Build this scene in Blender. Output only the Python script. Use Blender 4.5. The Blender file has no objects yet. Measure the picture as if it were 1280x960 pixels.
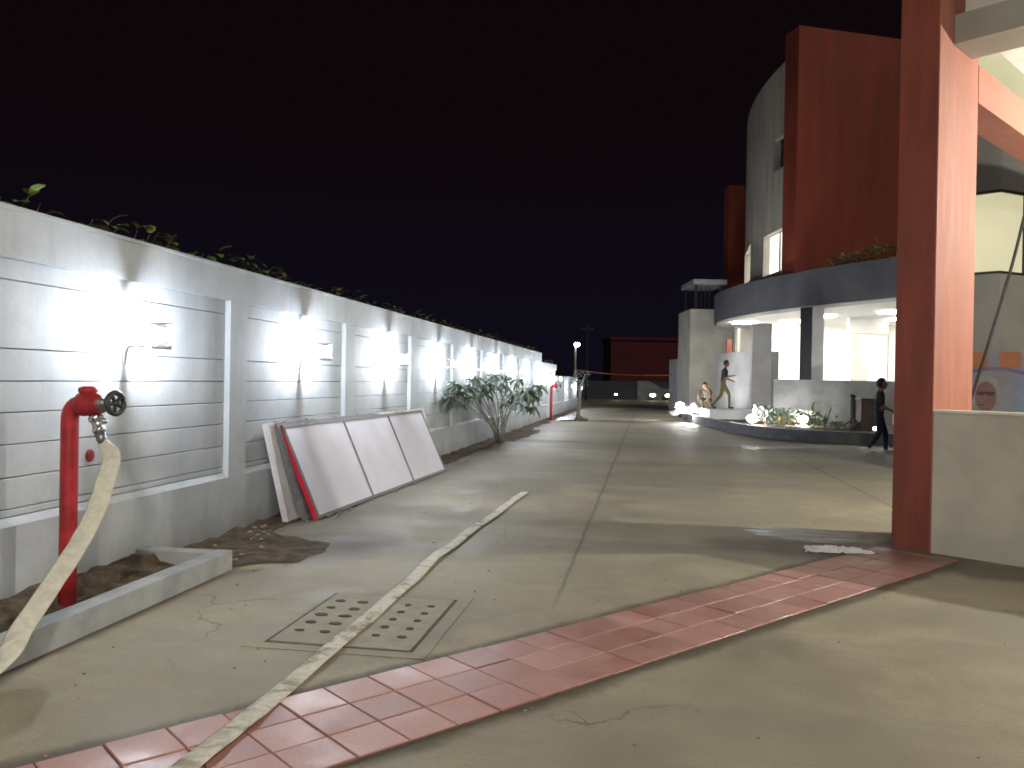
import bpy, bmesh, math, random
from mathutils import Vector, Matrix, noise as mnoise
random.seed(7)
PI = math.pi
scene = bpy.context.scene
COL = scene.collection

# ------------------------------------------------------------------ camera
F_PX = 1040.0
YAW, ROLL, PITCH, CAM_H = math.radians(9.2), math.radians(1.0), math.radians(-0.27), 1.5
sY, cY = math.sin(YAW), math.cos(YAW)
fwd = Vector((-sY*math.cos(PITCH), cY*math.cos(PITCH), math.sin(PITCH)))
r0 = Vector((cY, sY, 0)); u0 = r0.cross(fwd)
right = r0*math.cos(ROLL) + u0*math.sin(ROLL)
up = -r0*math.sin(ROLL) + u0*math.cos(ROLL)
cd = bpy.data.cameras.new('camera'); cam = bpy.data.objects.new('camera', cd); COL.objects.link(cam)
m = Matrix((right, up, -fwd)).transposed().to_4x4(); m.translation = (0, 0, CAM_H)
cam.matrix_world = m
cd.sensor_width = 36; cd.lens = 36*F_PX/1280; cd.clip_end = 2000; cd.clip_start = 0.05
scene.camera = cam

def ray(u, v): return fwd + right*((u-640)/F_PX) + up*((480-v)/F_PX)
def gnd(u, v, z=0.0):
    r = ray(u, v); t = (z-CAM_H)/r.z; return Vector((r.x*t, r.y*t, z))
def onX(u, v, X):
    r = ray(u, v); t = X/r.x; return Vector((X, r.y*t, CAM_H+r.z*t))
def dep(u, v, d): return Vector((0, 0, CAM_H)) + ray(u, v)*d
def W(x, d, z=0.0): return Vector((x*cY - d*sY, x*sY + d*cY, z))     # lateral, depth -> world

# ------------------------------------------------------------------ materials
def nt(name):
    mt = bpy.data.materials.new(name); mt.use_nodes = True
    n = mt.node_tree; n.nodes.clear()
    out = n.nodes.new('ShaderNodeOutputMaterial'); b = n.nodes.new('ShaderNodeBsdfPrincipled')
    n.links.new(b.outputs[0], out.inputs[0]); return mt, n, b
class G:
    """tiny node-graph writer"""
    def __init__(s, n): s.n = n
    def node(s, t, **k):
        x = s.n.nodes.new(t)
        for a, b in k.items(): setattr(x, a, b)
        return x
    def put(s, sock, v):
        if hasattr(v, 'is_output') or isinstance(v, bpy.types.NodeSocket): s.n.links.new(v, sock)
        else: sock.default_value = v
    def pos(s): return s.node('ShaderNodeNewGeometry').outputs['Position']
    def obj(s): return s.node('ShaderNodeTexCoord').outputs['Object']
    def mapping(s, v, scale): 
        x = s.node('ShaderNodeMapping'); s.put(x.inputs[0], v); x.inputs['Scale'].default_value = scale; return x.outputs[0]
    def noise(s, v, sc, det=4, rough=.55, dist=0):
        x = s.node('ShaderNodeTexNoise'); s.put(x.inputs['Vector'], v)
        x.inputs['Scale'].default_value = sc; x.inputs['Detail'].default_value = det
        x.inputs['Roughness'].default_value = rough; x.inputs['Distortion'].default_value = dist
        return x.outputs['Fac']
    def math(s, op, a, b=0.0, c=0.0, clamp=False):
        x = s.node('ShaderNodeMath', operation=op, use_clamp=clamp)
        s.put(x.inputs[0], a); s.put(x.inputs[1], b); s.put(x.inputs[2], c); return x.outputs[0]
    def ramp(s, f, a, b, lo=0.0, hi=1.0):
        x = s.node('ShaderNodeMapRange', interpolation_type='SMOOTHSTEP'); s.put(x.inputs[0], f)
        x.inputs[1].default_value = a; x.inputs[2].default_value = b; x.inputs[3].default_value = lo; x.inputs[4].default_value = hi
        return x.outputs[0]
    def mix(s, f, a, b, mode='MIX'):
        x = s.node('ShaderNodeMix', data_type='RGBA', blend_type=mode)
        s.put(x.inputs[0], f); s.put(x.inputs[6], c4(a)); s.put(x.inputs[7], c4(b)); return x.outputs[2]
    def sep(s, v):
        x = s.node('ShaderNodeSeparateXYZ'); s.put(x.inputs[0], v); return x.outputs
    def bump(s, h, strength, dist=.01):
        x = s.node('ShaderNodeBump'); s.put(x.inputs['Height'], h)
        x.inputs['Strength'].default_value = strength; x.inputs['Distance'].default_value = dist; return x.outputs[0]
def c4(c):
    if isinstance(c, (tuple, list)): return (c[0], c[1], c[2], 1.0)
    return c

def mat(name, col, rough=.7, var=.25, scale=6, metal=0, bump=.15, bscale=None, stain=None, spec=.4, stretch=(1, 1, 1)):
    mt, n, b = nt(name); g = G(n)
    p = g.mapping(g.obj(), stretch)
    f = g.noise(p, scale, 6); f2 = g.noise(p, scale*.23, 4, .6)
    dark = tuple(x*(1-var) for x in col); lite = tuple(min(1, x*(1+var*.7)) for x in col)
    cc = g.mix(g.ramp(f, .3, .7), dark, lite)
    cc = g.mix(g.ramp(f2, .35, .7, 0, .5), cc, tuple(x*(1-var*.8) for x in col))
    if stain: cc = g.mix(g.ramp(g.noise(p, scale*.6, 8, .7), .56, .74, 0, stain[1]), cc, stain[0])
    g.put(b.inputs['Base Color'], cc)
    g.put(b.inputs['Roughness'], g.ramp(f, .2, .8, max(.02, rough-.1), min(1, rough+.1)))
    b.inputs['Metallic'].default_value = metal; b.inputs['Specular IOR Level'].default_value = spec
    if bump: g.put(b.inputs['Normal'], g.bump(g.noise(p, bscale or scale*8, 5), bump, .01))
    return mt
def emis(name, col, strength, base=(.8, .8, .8)):
    mt, n, b = nt(name)
    b.inputs['Base Color'].default_value = c4(base)
    g = G(n); g.put(b.inputs['Emission Color'], c4(col)); b.inputs['Emission Strength'].default_value = strength
    return mt
def emis_var(name, c1, c2, strength, scale):      # lit room seen through a pane: uneven
    mt, n, b = nt(name); g = G(n)
    b.inputs['Base Color'].default_value = (.08, .08, .08, 1); b.inputs['Roughness'].default_value = .3
    g.put(b.inputs['Emission Color'], g.mix(g.ramp(g.noise(g.obj(), scale, 3), .35, .65), c1, c2))
    b.inputs['Emission Strength'].default_value = strength; return mt

# strip axis
SD = Vector((.637, .771, 0)); SN = Vector((.771, -.637, 0)); T0, T1 = -3.57, -2.83

def ground_material():
    mt, n, b = nt('concrete_pavement'); g = G(n)
    P = g.pos(); x, y, z = g.sep(P)
    big = g.noise(P, .35, 5, .6); mid = g.noise(P, 1.7, 7, .65, .4); fine = g.noise(P, 45, 6, .7); grain = g.noise(P, 260, 2)
    broom = g.noise(g.mapping(P, (2, 40, 1)), 1.0, 4)
    c = g.mix(g.ramp(mid, .32, .68), (.245, .213, .148), (.372, .33, .238))
    c = g.mix(g.ramp(big, .42, .68, 0, .55), c, (.205, .18, .13))
    c = g.mix(g.ramp(g.noise(P, .9, 6, .7, 1.0), .58, .72, 0, .5), c, (.31, .255, .17))
    c = g.mix(g.ramp(fine, .4, .72, 0, .42), c, (.175, .155, .115))
    c = g.mix(g.ramp(grain, .5, .75, 0, .4), c, (.46, .43, .36))
    c = g.mix(g.ramp(g.noise(P, 120, 3), .62, .72, 0, .5), c, (.11, .095, .07))
    c = g.mix(g.ramp(broom, .45, .7, 0, .16), c, (.2, .18, .15))
    # cool bluish slab tone further down the road, cross patches
    c = g.mix(g.ramp(g.noise(g.mapping(P, (.12, .5, 1)), 1.0, 5, .6), .47, .62, 0, .6), c, (.2, .185, .155))
    # hairline cracks and pale trowel scars
    vo = g.node('ShaderNodeTexVoronoi', feature='DISTANCE_TO_EDGE'); vo.inputs['Scale'].default_value = .42
    wv = g.node('ShaderNodeVectorMath', operation='ADD'); g.put(wv.inputs[0], P)
    nz = g.node('ShaderNodeTexNoise'); nz.inputs['Scale'].default_value = 1.6; nz.inputs['Detail'].default_value = 6; g.put(nz.inputs['Vector'], P)
    g.put(wv.inputs[1], nz.outputs['Color']); g.put(vo.inputs['Vector'], wv.outputs[0])
    crack = g.math('MULTIPLY', g.ramp(vo.outputs['Distance'], .001, .006, .55, 0), g.ramp(g.noise(P, .5, 3), .5, .6))
    c = g.mix(crack, c, (.075, .065, .05))
    c = g.mix(g.ramp(g.noise(g.mapping(P, (1.5, .35, 1)), 1.8, 7, .7, .8), .6, .74, 0, .45), c, (.38, .36, .30))
    c = g.mix(g.ramp(g.noise(P, 14, 6, .75), .62, .75, 0, .5), c, (.12, .105, .08))
    # sawn joints
    w1 = g.math('SUBTRACT', g.noise(P, 3, 3), .5)
    jx = g.math('ABSOLUTE', g.math('ADD', g.math('ADD', x, .58), g.math('MULTIPLY', w1, .045)))
    m1 = g.math('MULTIPLY', g.ramp(jx, .008, .024, .45, 0), g.ramp(y, 5.2, 6.2))
    jx2 = g.math('ABSOLUTE', g.math('ADD', g.math('SUBTRACT', x, 3.05), g.math('MULTIPLY', w1, .05)))
    m2 = g.math('MULTIPLY', g.ramp(jx2, .008, .03, .45, 0), g.ramp(y, 8.5, 9.5))
    yy = g.math('PINGPONG', g.math('ADD', y, 1.2), 2.9)
    m3 = g.math('MULTIPLY', g.ramp(g.math('ADD', yy, g.math('MULTIPLY', w1, .05)), .008, .026, .3, 0), g.ramp(y, 9, 11))
    j = g.math('MAXIMUM', m1, g.math('MAXIMUM', m2, m3))
    stainj = g.math('MULTIPLY', g.ramp(g.math('ADD', jx, g.math('MULTIPLY', mid, .25)), .06, .26, .3, 0), g.ramp(y, 6, 7))
    c = g.mix(stainj, c, (.17, .155, .13))
    c = g.mix(j, c, (.055, .05, .042))
    # grubby mortar edges beside the red paver strip
    t = g.math('SUBTRACT', g.math('MULTIPLY', x, SN.x), g.math('MULTIPLY', y, -SN.y))
    w = g.math('MULTIPLY', g.math('SUBTRACT', g.noise(P, 2.2, 6, .65), .5), .22)
    dd = g.math('ABSOLUTE', g.math('ADD', g.math('SUBTRACT', t, (T0+T1)/2), w))
    c = g.mix(g.ramp(dd, (T1-T0)/2+.03, (T1-T0)/2+.13, .9, 0), c, (.085, .07, .05))
    # dirt along the planter kerb
    kd = g.math('ADD', g.math('ADD', x, 3.14), g.math('MULTIPLY', g.math('SUBTRACT', mid, .5), .18))
    c = g.mix(g.math('MULTIPLY', g.ramp(kd, .02, .13, .8, 0), g.ramp(y, 6.0, 6.3, 1, 0)), c, (.1, .085, .055))
    # dirt by the wall run
    kd = g.math('ADD', g.math('ADD', x, 3.0), g.math('MULTIPLY', g.math('SUBTRACT', mid, .5), 1.1))
    c = g.mix(g.math('MULTIPLY', g.ramp(kd, -.2, .5, .75, 0), g.ramp(y, 6, 6.6)), c, (.13, .11, .085))
    # damp dirt with painted shadow near the column base and tyre-darkened band across the road
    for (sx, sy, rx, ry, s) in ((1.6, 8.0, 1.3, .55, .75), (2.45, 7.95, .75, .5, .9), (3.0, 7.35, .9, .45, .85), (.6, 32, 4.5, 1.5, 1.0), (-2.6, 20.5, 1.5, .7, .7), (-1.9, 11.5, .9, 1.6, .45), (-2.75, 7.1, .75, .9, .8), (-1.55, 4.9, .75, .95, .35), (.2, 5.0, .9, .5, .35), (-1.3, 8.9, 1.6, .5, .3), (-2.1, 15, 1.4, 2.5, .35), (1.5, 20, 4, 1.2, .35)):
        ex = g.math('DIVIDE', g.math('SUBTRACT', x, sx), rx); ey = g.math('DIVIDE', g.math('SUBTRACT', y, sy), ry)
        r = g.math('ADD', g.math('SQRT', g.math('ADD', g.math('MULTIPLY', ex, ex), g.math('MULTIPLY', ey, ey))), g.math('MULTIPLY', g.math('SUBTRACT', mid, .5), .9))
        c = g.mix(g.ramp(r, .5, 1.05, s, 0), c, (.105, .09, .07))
    g.put(b.inputs['Base Color'], c)
    g.put(b.inputs['Roughness'], g.ramp(mid, .3, .75, .55, .85))
    b.inputs['Specular IOR Level'].default_value = .35
    h = g.math('SUBTRACT', g.math('ADD', g.math('MULTIPLY', fine, .5), g.math('MULTIPLY', grain, .25)), g.math('MULTIPLY', j, .9))
    g.put(b.inputs['Normal'], g.bump(h, .35, .008))
    return mt

def wall_material():
    mt, n, b = nt('painted_plaster_wall'); g = G(n)
    P = g.pos(); x, y, z = g.sep(P)
    streak = g.noise(g.mapping(P, (6, 6, .5)), 1.0, 6, .65)
    blot = g.noise(P, 1.4, 6, .65); fine = g.noise(P, 40, 5)
    c = g.mix(g.ramp(blot, .35, .68), (.395, .43, .465), (.48, .515, .55))
    c = g.mix(g.ramp(streak, .5, .75, 0, .32), c, (.29, .295, .29))
    w = g.math('MULTIPLY', g.math('SUBTRACT', blot, .5), .5)
    c = g.mix(g.ramp(g.math('ADD', z, w), .02, .3, .5, 0), c, (.25, .235, .205))
    c = g.mix(g.ramp(fine, .3, .8, 0, .12), c, (.25, .25, .25))
    g.put(b.inputs['Base Color'], c); b.inputs['Roughness'].default_value = .75
    b.inputs['Specular IOR Level'].default_value = .25
    g.put(b.inputs['Normal'], g.bump(g.math('ADD', g.math('MULTIPLY', fine, .4), blot), .25, .015)); return mt

def hose_material():
    mt, n, b = nt('canvas_hose'); g = G(n); P = g.pos()
    s1 = g.noise(P, 5, 6, .65, .6); s2 = g.noise(P, 22, 5, .6)
    weave = g.noise(P, 300, 2)
    c = g.mix(g.ramp(s2, .3, .7), (.56, .54, .46), (.70, .68, .59))
    x, y, z = g.sep(P)
    low = g.ramp(z, .08, .3, 1, 0)
    c = g.mix(g.math('MULTIPLY', g.ramp(s1, .48, .66, 0, .85), low), c, (.2, .155, .085))
    c = g.mix(g.ramp(weave, .3, .7, 0, .2), c, (.35, .32, .25))
    g.put(b.inputs['Base Color'], c); b.inputs['Roughness'].default_value = .8
    g.put(b.inputs['Normal'], g.bump(g.math('ADD', weave, s2), .4, .004)); return mt

def paver_material():
    mt, n, b = nt('red_pavers'); g = G(n); P = g.pos()
    rnd = g.node('ShaderNodeNewGeometry').outputs['Random Per Island']
    s1 = g.noise(P, 3, 6, .65); s2 = g.noise(P, 70, 4)
    c = g.mix(rnd, (.29, .13, .11), (.44, .225, .195))
    c = g.mix(g.ramp(s1, .42, .7, 0, .65), c, (.46, .27, .235))
    c = g.mix(g.ramp(g.noise(P, 1.3, 6, .7), .55, .72, 0, .6), c, (.27, .19, .14))
    x, y, z = g.sep(P)
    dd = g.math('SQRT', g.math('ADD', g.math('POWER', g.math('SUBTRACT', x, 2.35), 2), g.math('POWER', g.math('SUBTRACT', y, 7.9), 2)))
    c = g.mix(g.ramp(g.math('ADD', dd, g.math('MULTIPLY', s1, .8)), .5, 1.5, .75, 0), c, (.14, .075, .055))  # darker round the column foot: dirt plus its shadow put into the colour
    c = g.mix(g.ramp(s2, .4, .8, 0, .25), c, (.17, .07, .06))
    g.put(b.inputs['Base Color'], c); g.put(b.inputs['Roughness'], g.ramp(s1, .3, .7, .32, .62))
    g.put(b.inputs['Normal'], g.bump(s2, .25, .004)); return mt

def puddle_material():
    mt, n, b = nt('wet_film'); g = G(n); P = g.pos()
    b.inputs['Base Color'].default_value = (.16, .15, .13, 1)
    b.inputs['Roughness'].default_value = .42; b.inputs['Specular IOR Level'].default_value = .4
    g.put(b.inputs['Normal'], g.bump(g.noise(g.mapping(P, (1, 2.5, 1)), 3.5, 4), .9, .06)); return mt

def ripple_material():
    mt, n, b = nt('rippled_water'); g = G(n); P = g.pos()
    b.inputs['Base Color'].default_value = (.10, .095, .085, 1)
    b.inputs['Roughness'].default_value = .06; b.inputs['Specular IOR Level'].default_value = 1.0; b.inputs['IOR'].default_value = 1.5
    g.put(b.inputs['Normal'], g.bump(g.noise(g.mapping(P, (3, 9, 1)), 2.2, 3), 1.0, .09)); return mt

def leaf_material(name, c1, c2):
    mt, n, b = nt(name); g = G(n)
    rnd = g.node('ShaderNodeNewGeometry').outputs['Random Per Island']
    g.put(b.inputs['Base Color'], g.mix(rnd, c1, c2)); b.inputs['Roughness'].default_value = .45
    b.inputs['Subsurface Weight'].default_value = 0
    return mt

M = dict(
    ground=ground_material(), wall=wall_material(), hose=hose_material(), paver=paver_material(), puddle=puddle_material(), ripple=ripple_material(),
    soil=mat('soil', (.105, .080, .056), .95, .6, 9, bump=.9, bscale=40, spec=.1),
    kerb=mat('kerb_paint', (.36, .38, .39), .75, .25, 4, stain=((.2, .19, .16), .7)),
    kerbdark=mat('dark_kerb_paint', (.15, .15, .165), .75, .25, 3),
    dimgrey=mat('dim_grey_plaster', (.20, .20, .20), .8, .3, 1.5, bump=.2, bscale=30), spandrel=mat('spandrel_render', (.15, .146, .135), .8, .2, 1.2, bump=.2, bscale=40),
    groove=mat('groove_shade', (.16, .17, .18), .9, .1, 5),
    redpipe=mat('red_pipe_paint', (.36, .022, .03), .45, .35, 8, bump=.25, bscale=40, stain=((.13, .02, .015), .8)),
    chrome=mat('dull_chrome', (.62, .62, .63), .22, .2, 20, metal=1, bump=.05),
    gunmetal=mat('grey_valve_metal', (.22, .22, .23), .35, .3, 14, metal=.8, bump=.1),
    wheel=mat('dark_handwheel', (.05, .052, .06), .4, .3, 10, metal=.4),
    lampmetal=mat('lamp_metal', (.45, .45, .46), .5, .15, 10),
    bulb=emis('lamp_bulb', (.88, .93, 1.0), 760),
    board=mat('white_flex_sheet', (.68, .68, .79), .55, .08, 2, bump=.12, bscale=3, stain=((.55, .53, .58), .6)),
    boardframe=mat('grey_board_frame', (.17, .165, .17), .5, .25, 8, metal=.3),
    cream=mat('cream_sheet', (.62, .61, .63), .6, .12, 3, stain=((.3, .29, .28), .5)),
    redtrim=mat('red_trim', (.55, .02, .05), .45, .2, 6),
    column=mat('brick_red_paint', (.20, .047, .028), .7, .3, 2.2, bump=.25, bscale=60, stain=((.11, .035, .025), .7), stretch=(3, 3, .5)),
    lit_red=mat('lit_red_paint', (.34, .13, .09), .7, .2, 3, bump=.2, bscale=60, stain=((.25, .08, .06), .6), stretch=(3, 3, .5)),  # paler copy of the brick red: lamplight painted into the colour
    parapet=mat('beige_plaster', (.43, .405, .34), .8, .14, 2.5, bump=.25, bscale=70, stain=((.30, .28, .24), .5)),
    coping=mat('pale_coping', (.6, .57, .5), .7, .15, 6),
    greywall=mat('grey_render', (.35, .338, .30), .8, .2, 1.2, bump=.2, bscale=40),
    fascia=mat('slate_grey_render', (.115, .117, .13), .8, .25, 1.0, bump=.2, bscale=30),
    greylow=mat('grey_plaster', (.42, .42, .43), .8, .18, 1.2, bump=.2, bscale=30),
    white=mat('white_ceiling_paint', (.75, .73, .68), .7, .08, 3),
    creamwall=mat('cream_render', (.62, .59, .52), .8, .15, 1.0, bump=.2, bscale=30),
    redpanel=mat('red_cladding', (.26, .05, .028), .7, .3, .8, bump=.25, bscale=30, stain=((.13, .028, .02), .7), stretch=(2, 2, .25)),
    dark=mat('dark_metal', (.03, .03, .035), .5, .3, 8, metal=.3),
    black=mat('black_frame', (.012, .011, .011), .5, .2, 8),
    darkglass=mat('dark_glass', (.06, .065, .055), .25, .2, 2, bump=0),
    lit=emis_var('lit_room', (1, .97, .88), (.9, .88, .78), .55, .6),
    lit_yellow=emis_var('lit_glass_yellow', (.74, .68, .42), (.60, .55, .33), .24, .35),
    lit_cream=emis_var('lit_reveal', (.85, .80, .58), (.8, .76, .55), .2, .8),
    glow=emis('floodlight_lens', (1, 1, .97), 95),
    tube=emis('lit_strip', (.8, .85, .9), .17),
    ceil=emis('ceiling_panel', (1, .98, .93), 9),
    bark=mat('bark', (.12, .105, .085), .9, .35, 12, bump=.5),
    palebark=mat('pale_bark', (.33, .32, .29), .9, .3, 12, bump=.4),
    leaf=leaf_material('plumeria_leaf', (.10, .15, .12), (.26, .31, .25)),
    creeper=leaf_material('creeper_leaf', (.06, .10, .035), (.20, .21, .06)),
    creeperlime=leaf_material('lime_leaf', (.13, .24, .04), (.22, .33, .07)),
    shrub=leaf_material('low_shrub_leaf', (.05, .11, .03), (.16, .2, .05)),
    yellowleaf=leaf_material('yellow_leaf', (.25, .22, .05), (.34, .3, .06)),
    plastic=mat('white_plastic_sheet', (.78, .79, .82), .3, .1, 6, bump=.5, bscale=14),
    skin=mat('skin', (.22, .12, .08), .6, .1, 8, bump=0), tanned=mat('tan_skin', (.36, .2, .13), .6, .1, 8, bump=0),
    hair=mat('black_hair', (.012, .010, .009), .6, .3, 20),
    shirt_grey=mat('grey_shirt', (.16, .15, .18), .9, .2, 10), shirt_dark=mat('dark_shirt', (.02, .022, .03), .9, .2, 10),
    shirt_olive=mat('olive_shirt', (.09, .08, .055), .9, .2, 10),
    trousers_olive=mat('olive_trousers', (.13, .11, .045), .9, .2, 10), trousers_navy=mat('navy_trousers', (.022, .022, .05), .9, .2, 10),
    shoe=mat('shoe_leather', (.03, .027, .025), .6, .2, 10), shoe_pale=mat('pale_shoe', (.5, .5, .5), .6, .2, 10),
    rope=mat('orange_rope', (.75, .17, .04), .6, .1, 6),
    pole=mat('lamp_pole_paint', (.28, .24, .2), .6, .2, 6),
    farred=mat('far_red_render', (.10, .008, .014), .8, .3, .15, bump=0),
    faredge=mat('far_red_trim', (.09, .009, .014), .8, .3, .3, bump=0),
    navy=mat('far_dark_wall', (.06, .065, .085), .8, .3, .3, bump=0),
    cover=mat('cast_concrete_cover', (.31, .285, .22), .8, .2, 7, bump=.4, bscale=60, stain=((.2, .18, .14), .6)),
    hole=mat('hole_dirt', (.075, .066, .05), .95, .5, 30),
    pebble=mat('pebble', (.28, .25, .2), .9, .4, 12),
)

# ------------------------------------------------------------------ mesh helpers
def link(name, bm, m, parent=None, smooth=False, bevel=0):
    if bevel:
        bmesh.ops.bevel(bm, geom=[e for e in bm.edges], offset=bevel, segments=2, affect='EDGES', profile=.6)
    me = bpy.data.meshes.new(name); bm.normal_update(); bm.to_mesh(me); bm.free()
    for q in (m if isinstance(m, (list, tuple)) else [m]): me.materials.append(q)
    if smooth:
        for p in me.polygons: p.use_smooth = True
    o = bpy.data.objects.new(name, me); COL.objects.link(o)
    if parent: put_in(o, parent)
    return o
def put_in(o, parent):
    o.parent = parent
    o.matrix_parent_inverse = world_of(parent).inverted()
def world_of(o):
    mb = Matrix.Translation(o.location) @ o.rotation_euler.to_matrix().to_4x4()
    return (world_of(o.parent) @ o.matrix_parent_inverse @ mb) if o.parent else mb
def tag(o, label=None, cat=None, group=None, kind=None):
    if label: o['label'] = label
    if cat: o['category'] = cat
    if group: o['group'] = group
    if kind: o['kind'] = kind
    return o
def thing(name, loc, label, cat, group=None):
    o = bpy.data.objects.new(name, None); COL.objects.link(o); o.location = loc; o.empty_display_size = .1
    return tag(o, label, cat, group)
def struct(name, bm, m, **k): return tag(link(name, bm, m, **k), kind='structure')
def frame_box(bm, o, ax, ay, az, sx, sy, sz):
    """box from corner o along axes"""
    vs = [bm.verts.new(Vector(o)+ax*(sx*i)+ay*(sy*j)+az*(sz*k)) for i in (0, 1) for j in (0, 1) for k in (0, 1)]
    for f in ((0, 1, 3, 2), (4, 6, 7, 5), (0, 4, 5, 1), (2, 3, 7, 6), (0, 2, 6, 4), (1, 5, 7, 3)):
        bm.faces.new([vs[i] for i in f])
X, Y, Z = Vector((1, 0, 0)), Vector((0, 1, 0)), Vector((0, 0, 1))
def box(bm, a, b):
    frame_box(bm, (min(a[0], b[0]), min(a[1], b[1]), min(a[2], b[2])), X, Y, Z, abs(a[0]-b[0]), abs(a[1]-b[1]), abs(a[2]-b[2]))
def prism(bm, pts, z0, z1):
    n = len(pts)
    lo = [bm.verts.new((p[0], p[1], z0)) for p in pts]; hi = [bm.verts.new((p[0], p[1], z1)) for p in pts]
    bm.faces.new(lo[::-1]); bm.faces.new(hi)
    for i in range(n): bm.faces.new((lo[i], lo[(i+1) % n], hi[(i+1) % n], hi[i]))
def tube(bm, pts, rad, n=12, caps=True):
    pts = [Vector(p) for p in pts]; rs = rad if isinstance(rad, (list, tuple)) else [rad]*len(pts)
    rings = []; prev = None
    for i, p in enumerate(pts):
        t = (pts[min(i+1, len(pts)-1)]-pts[max(i-1, 0)]).normalized()
        a = prev - t*prev.dot(t) if prev is not None else t.orthogonal()
        a.normalize(); prev = a; bb = t.cross(a)
        rings.append([bm.verts.new(p+(a*math.cos(2*PI*k/n)+bb*math.sin(2*PI*k/n))*rs[i]) for k in range(n)])
    for A, B in zip(rings, rings[1:]):
        for k in range(n): bm.faces.new((A[k], A[(k+1) % n], B[(k+1) % n], B[k]))
    if caps: bm.faces.new(rings[0][::-1]); bm.faces.new(rings[-1])
def lathe(bm, c, axis, prof, n=20):
    c = Vector(c); axis = Vector(axis).normalized()
    tube(bm, [c+axis*h for h, r in prof], [max(r, 1e-4) for h, r in prof], n)
def torus(bm, c, axis, R, r, n=24, k=10):
    axis = Vector(axis).normalized(); a = axis.orthogonal().normalized(); b_ = axis.cross(a); rings = []
    for i in range(n):
        d = a*math.cos(2*PI*i/n)+b_*math.sin(2*PI*i/n)
        rings.append([bm.verts.new(Vector(c)+d*(R+r*math.cos(2*PI*j/k))+axis*(r*math.sin(2*PI*j/k))) for j in range(k)])
    for i in range(n):
        A, B = rings[i], rings[(i+1) % n]
        for j in range(k): bm.faces.new((A[j], B[j], B[(j+1) % k], A[(j+1) % k]))
def ball(bm, c, r, sc=(1, 1, 1), sub=2):
    q = bmesh.ops.create_icosphere(bm, subdivisions=sub, radius=r)
    for v in q['verts']: v.co = Vector((v.co.x*sc[0], v.co.y*sc[1], v.co.z*sc[2]))+Vector(c)
def catmull(pts, n=10):
    pts = [Vector(p) for p in pts]; out = []
    P = [pts[0]*2-pts[1]]+pts+[pts[-1]*2-pts[-2]]
    for i in range(1, len(P)-2):
        a, b, c, d = P[i-1:i+3]
        for k in range(n):
            t = k/n
            out.append(.5*((2*b)+(c-a)*t+(2*a-5*b+4*c-d)*t*t+(3*b-a-3*c+d)*t**3))
    out.append(pts[-1]); return out
def B(): return bmesh.new()
def blob_sheet(bm, pts, z, hgt=0.0, step=.12):
    """uneven flat patch filled from an outline, softly domed"""
    c = sum((Vector(p) for p in pts), Vector())/len(pts); n = len(pts); rings = 6
    layers = []
    for k in range(rings+1):
        f = 1-k/rings
        layers.append([bm.verts.new((c.x+(p[0]-c.x)*f, c.y+(p[1]-c.y)*f, z+hgt*(1-f**2)*(.6+.8*mnoise.noise((p[0]*2+k, p[1]*2, 3))))) for p in pts] if k < rings else [bm.verts.new((c.x, c.y, z+hgt))])
    for k in range(rings-1):
        A, Bq = layers[k], layers[k+1]
        for i in range(n): bm.faces.new((A[i], A[(i+1) % n], Bq[(i+1) % n], Bq[i]))
    for i in range(n): bm.faces.new((layers[-2][i], layers[-2][(i+1) % n], layers[-1][0]))
def leaf(bm, p, d, L, wd, droop=.5, up_=Vector((0, 0, 1))):
    """a bent, folded leaf blade from p along d"""
    d = Vector(d).normalized(); s = d.cross(up_)
    if s.length < 1e-3: s = X.copy()
    s.normalize(); n = 4; prev = None; q = Vector(p); dd = d.copy()
    for i in range(n+1):
        t = i/n; w = wd*math.sin(PI*min(1, .08+t*.92))**.7*.5 if i < n else 0.0
        nrm = s.cross(dd)
        if i < n: row = [bm.verts.new(q-s*w+nrm*w*.25), bm.verts.new(q), bm.verts.new(q+s*w+nrm*w*.25)]
        else: row = [bm.verts.new(q)]
        if prev:
            if len(row) == 3: bm.faces.new((prev[0], prev[1], row[1], row[0])); bm.faces.new((prev[1], prev[2], row[2], row[1]))
            else: bm.faces.new((prev[0], prev[1], row[0])); bm.faces.new((prev[1], prev[2], row[0]))
        prev = row; dd = (dd-Vector((0, 0, droop/n))).normalized(); q = q+dd*(L/n)
def rdir(lo=-.3, hi=1):
    a = random.uniform(0, 2*PI); z = random.uniform(lo, hi); r = math.sqrt(max(0, 1-z*z)); return Vector((r*math.cos(a), r*math.sin(a), z))

# ------------------------------------------------------------------ the ground
bm = B()
NG = 60
bmesh.ops.create_grid(bm, x_segments=NG, y_segments=NG, size=200)
for v in bm.verts: v.co.y += 100
struct('ground', bm, M['ground'])

# red paver strip: three rows of square pavers, laid a hair above the concrete
bm = B()
L0, L1 = -1.225, 7.65; nrow = 3; tw = (T1-T0)/nrow; tl = .245
k = 0; s = L0
while s < L1:
    for r in range(nrow):
        off = .0
        z1 = .012+random.uniform(-.0035, .0035)
        g0 = .004
        a = SN*(T0+tw*r+g0)+SD*(s+off+g0)
        l = min(tl, L1-s-off)-2*g0
        if l > .03:
            frame_box(bm, a+Vector((0, 0, -.03)), SN, SD, Z, tw-2*g0, l, .03+z1)
    s += tl
bmesh.ops.bevel(bm, geom=[e for e in bm.edges if e.verts[0].co.z > 0 and e.verts[1].co.z > 0], offset=.003, segments=1, affect='EDGES')
struct('paving_strip', bm, M['paver'])
bm = B()
frame_box(bm, SN*(T0-.006)+SD*L0+Vector((0, 0, .001)), SN, SD, Z, T1-T0+.012, L1-L0, .004)
struct('paving_bed', bm, mat('paver_joint_sand', (.15, .095, .075), .95, .4, 12))

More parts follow.
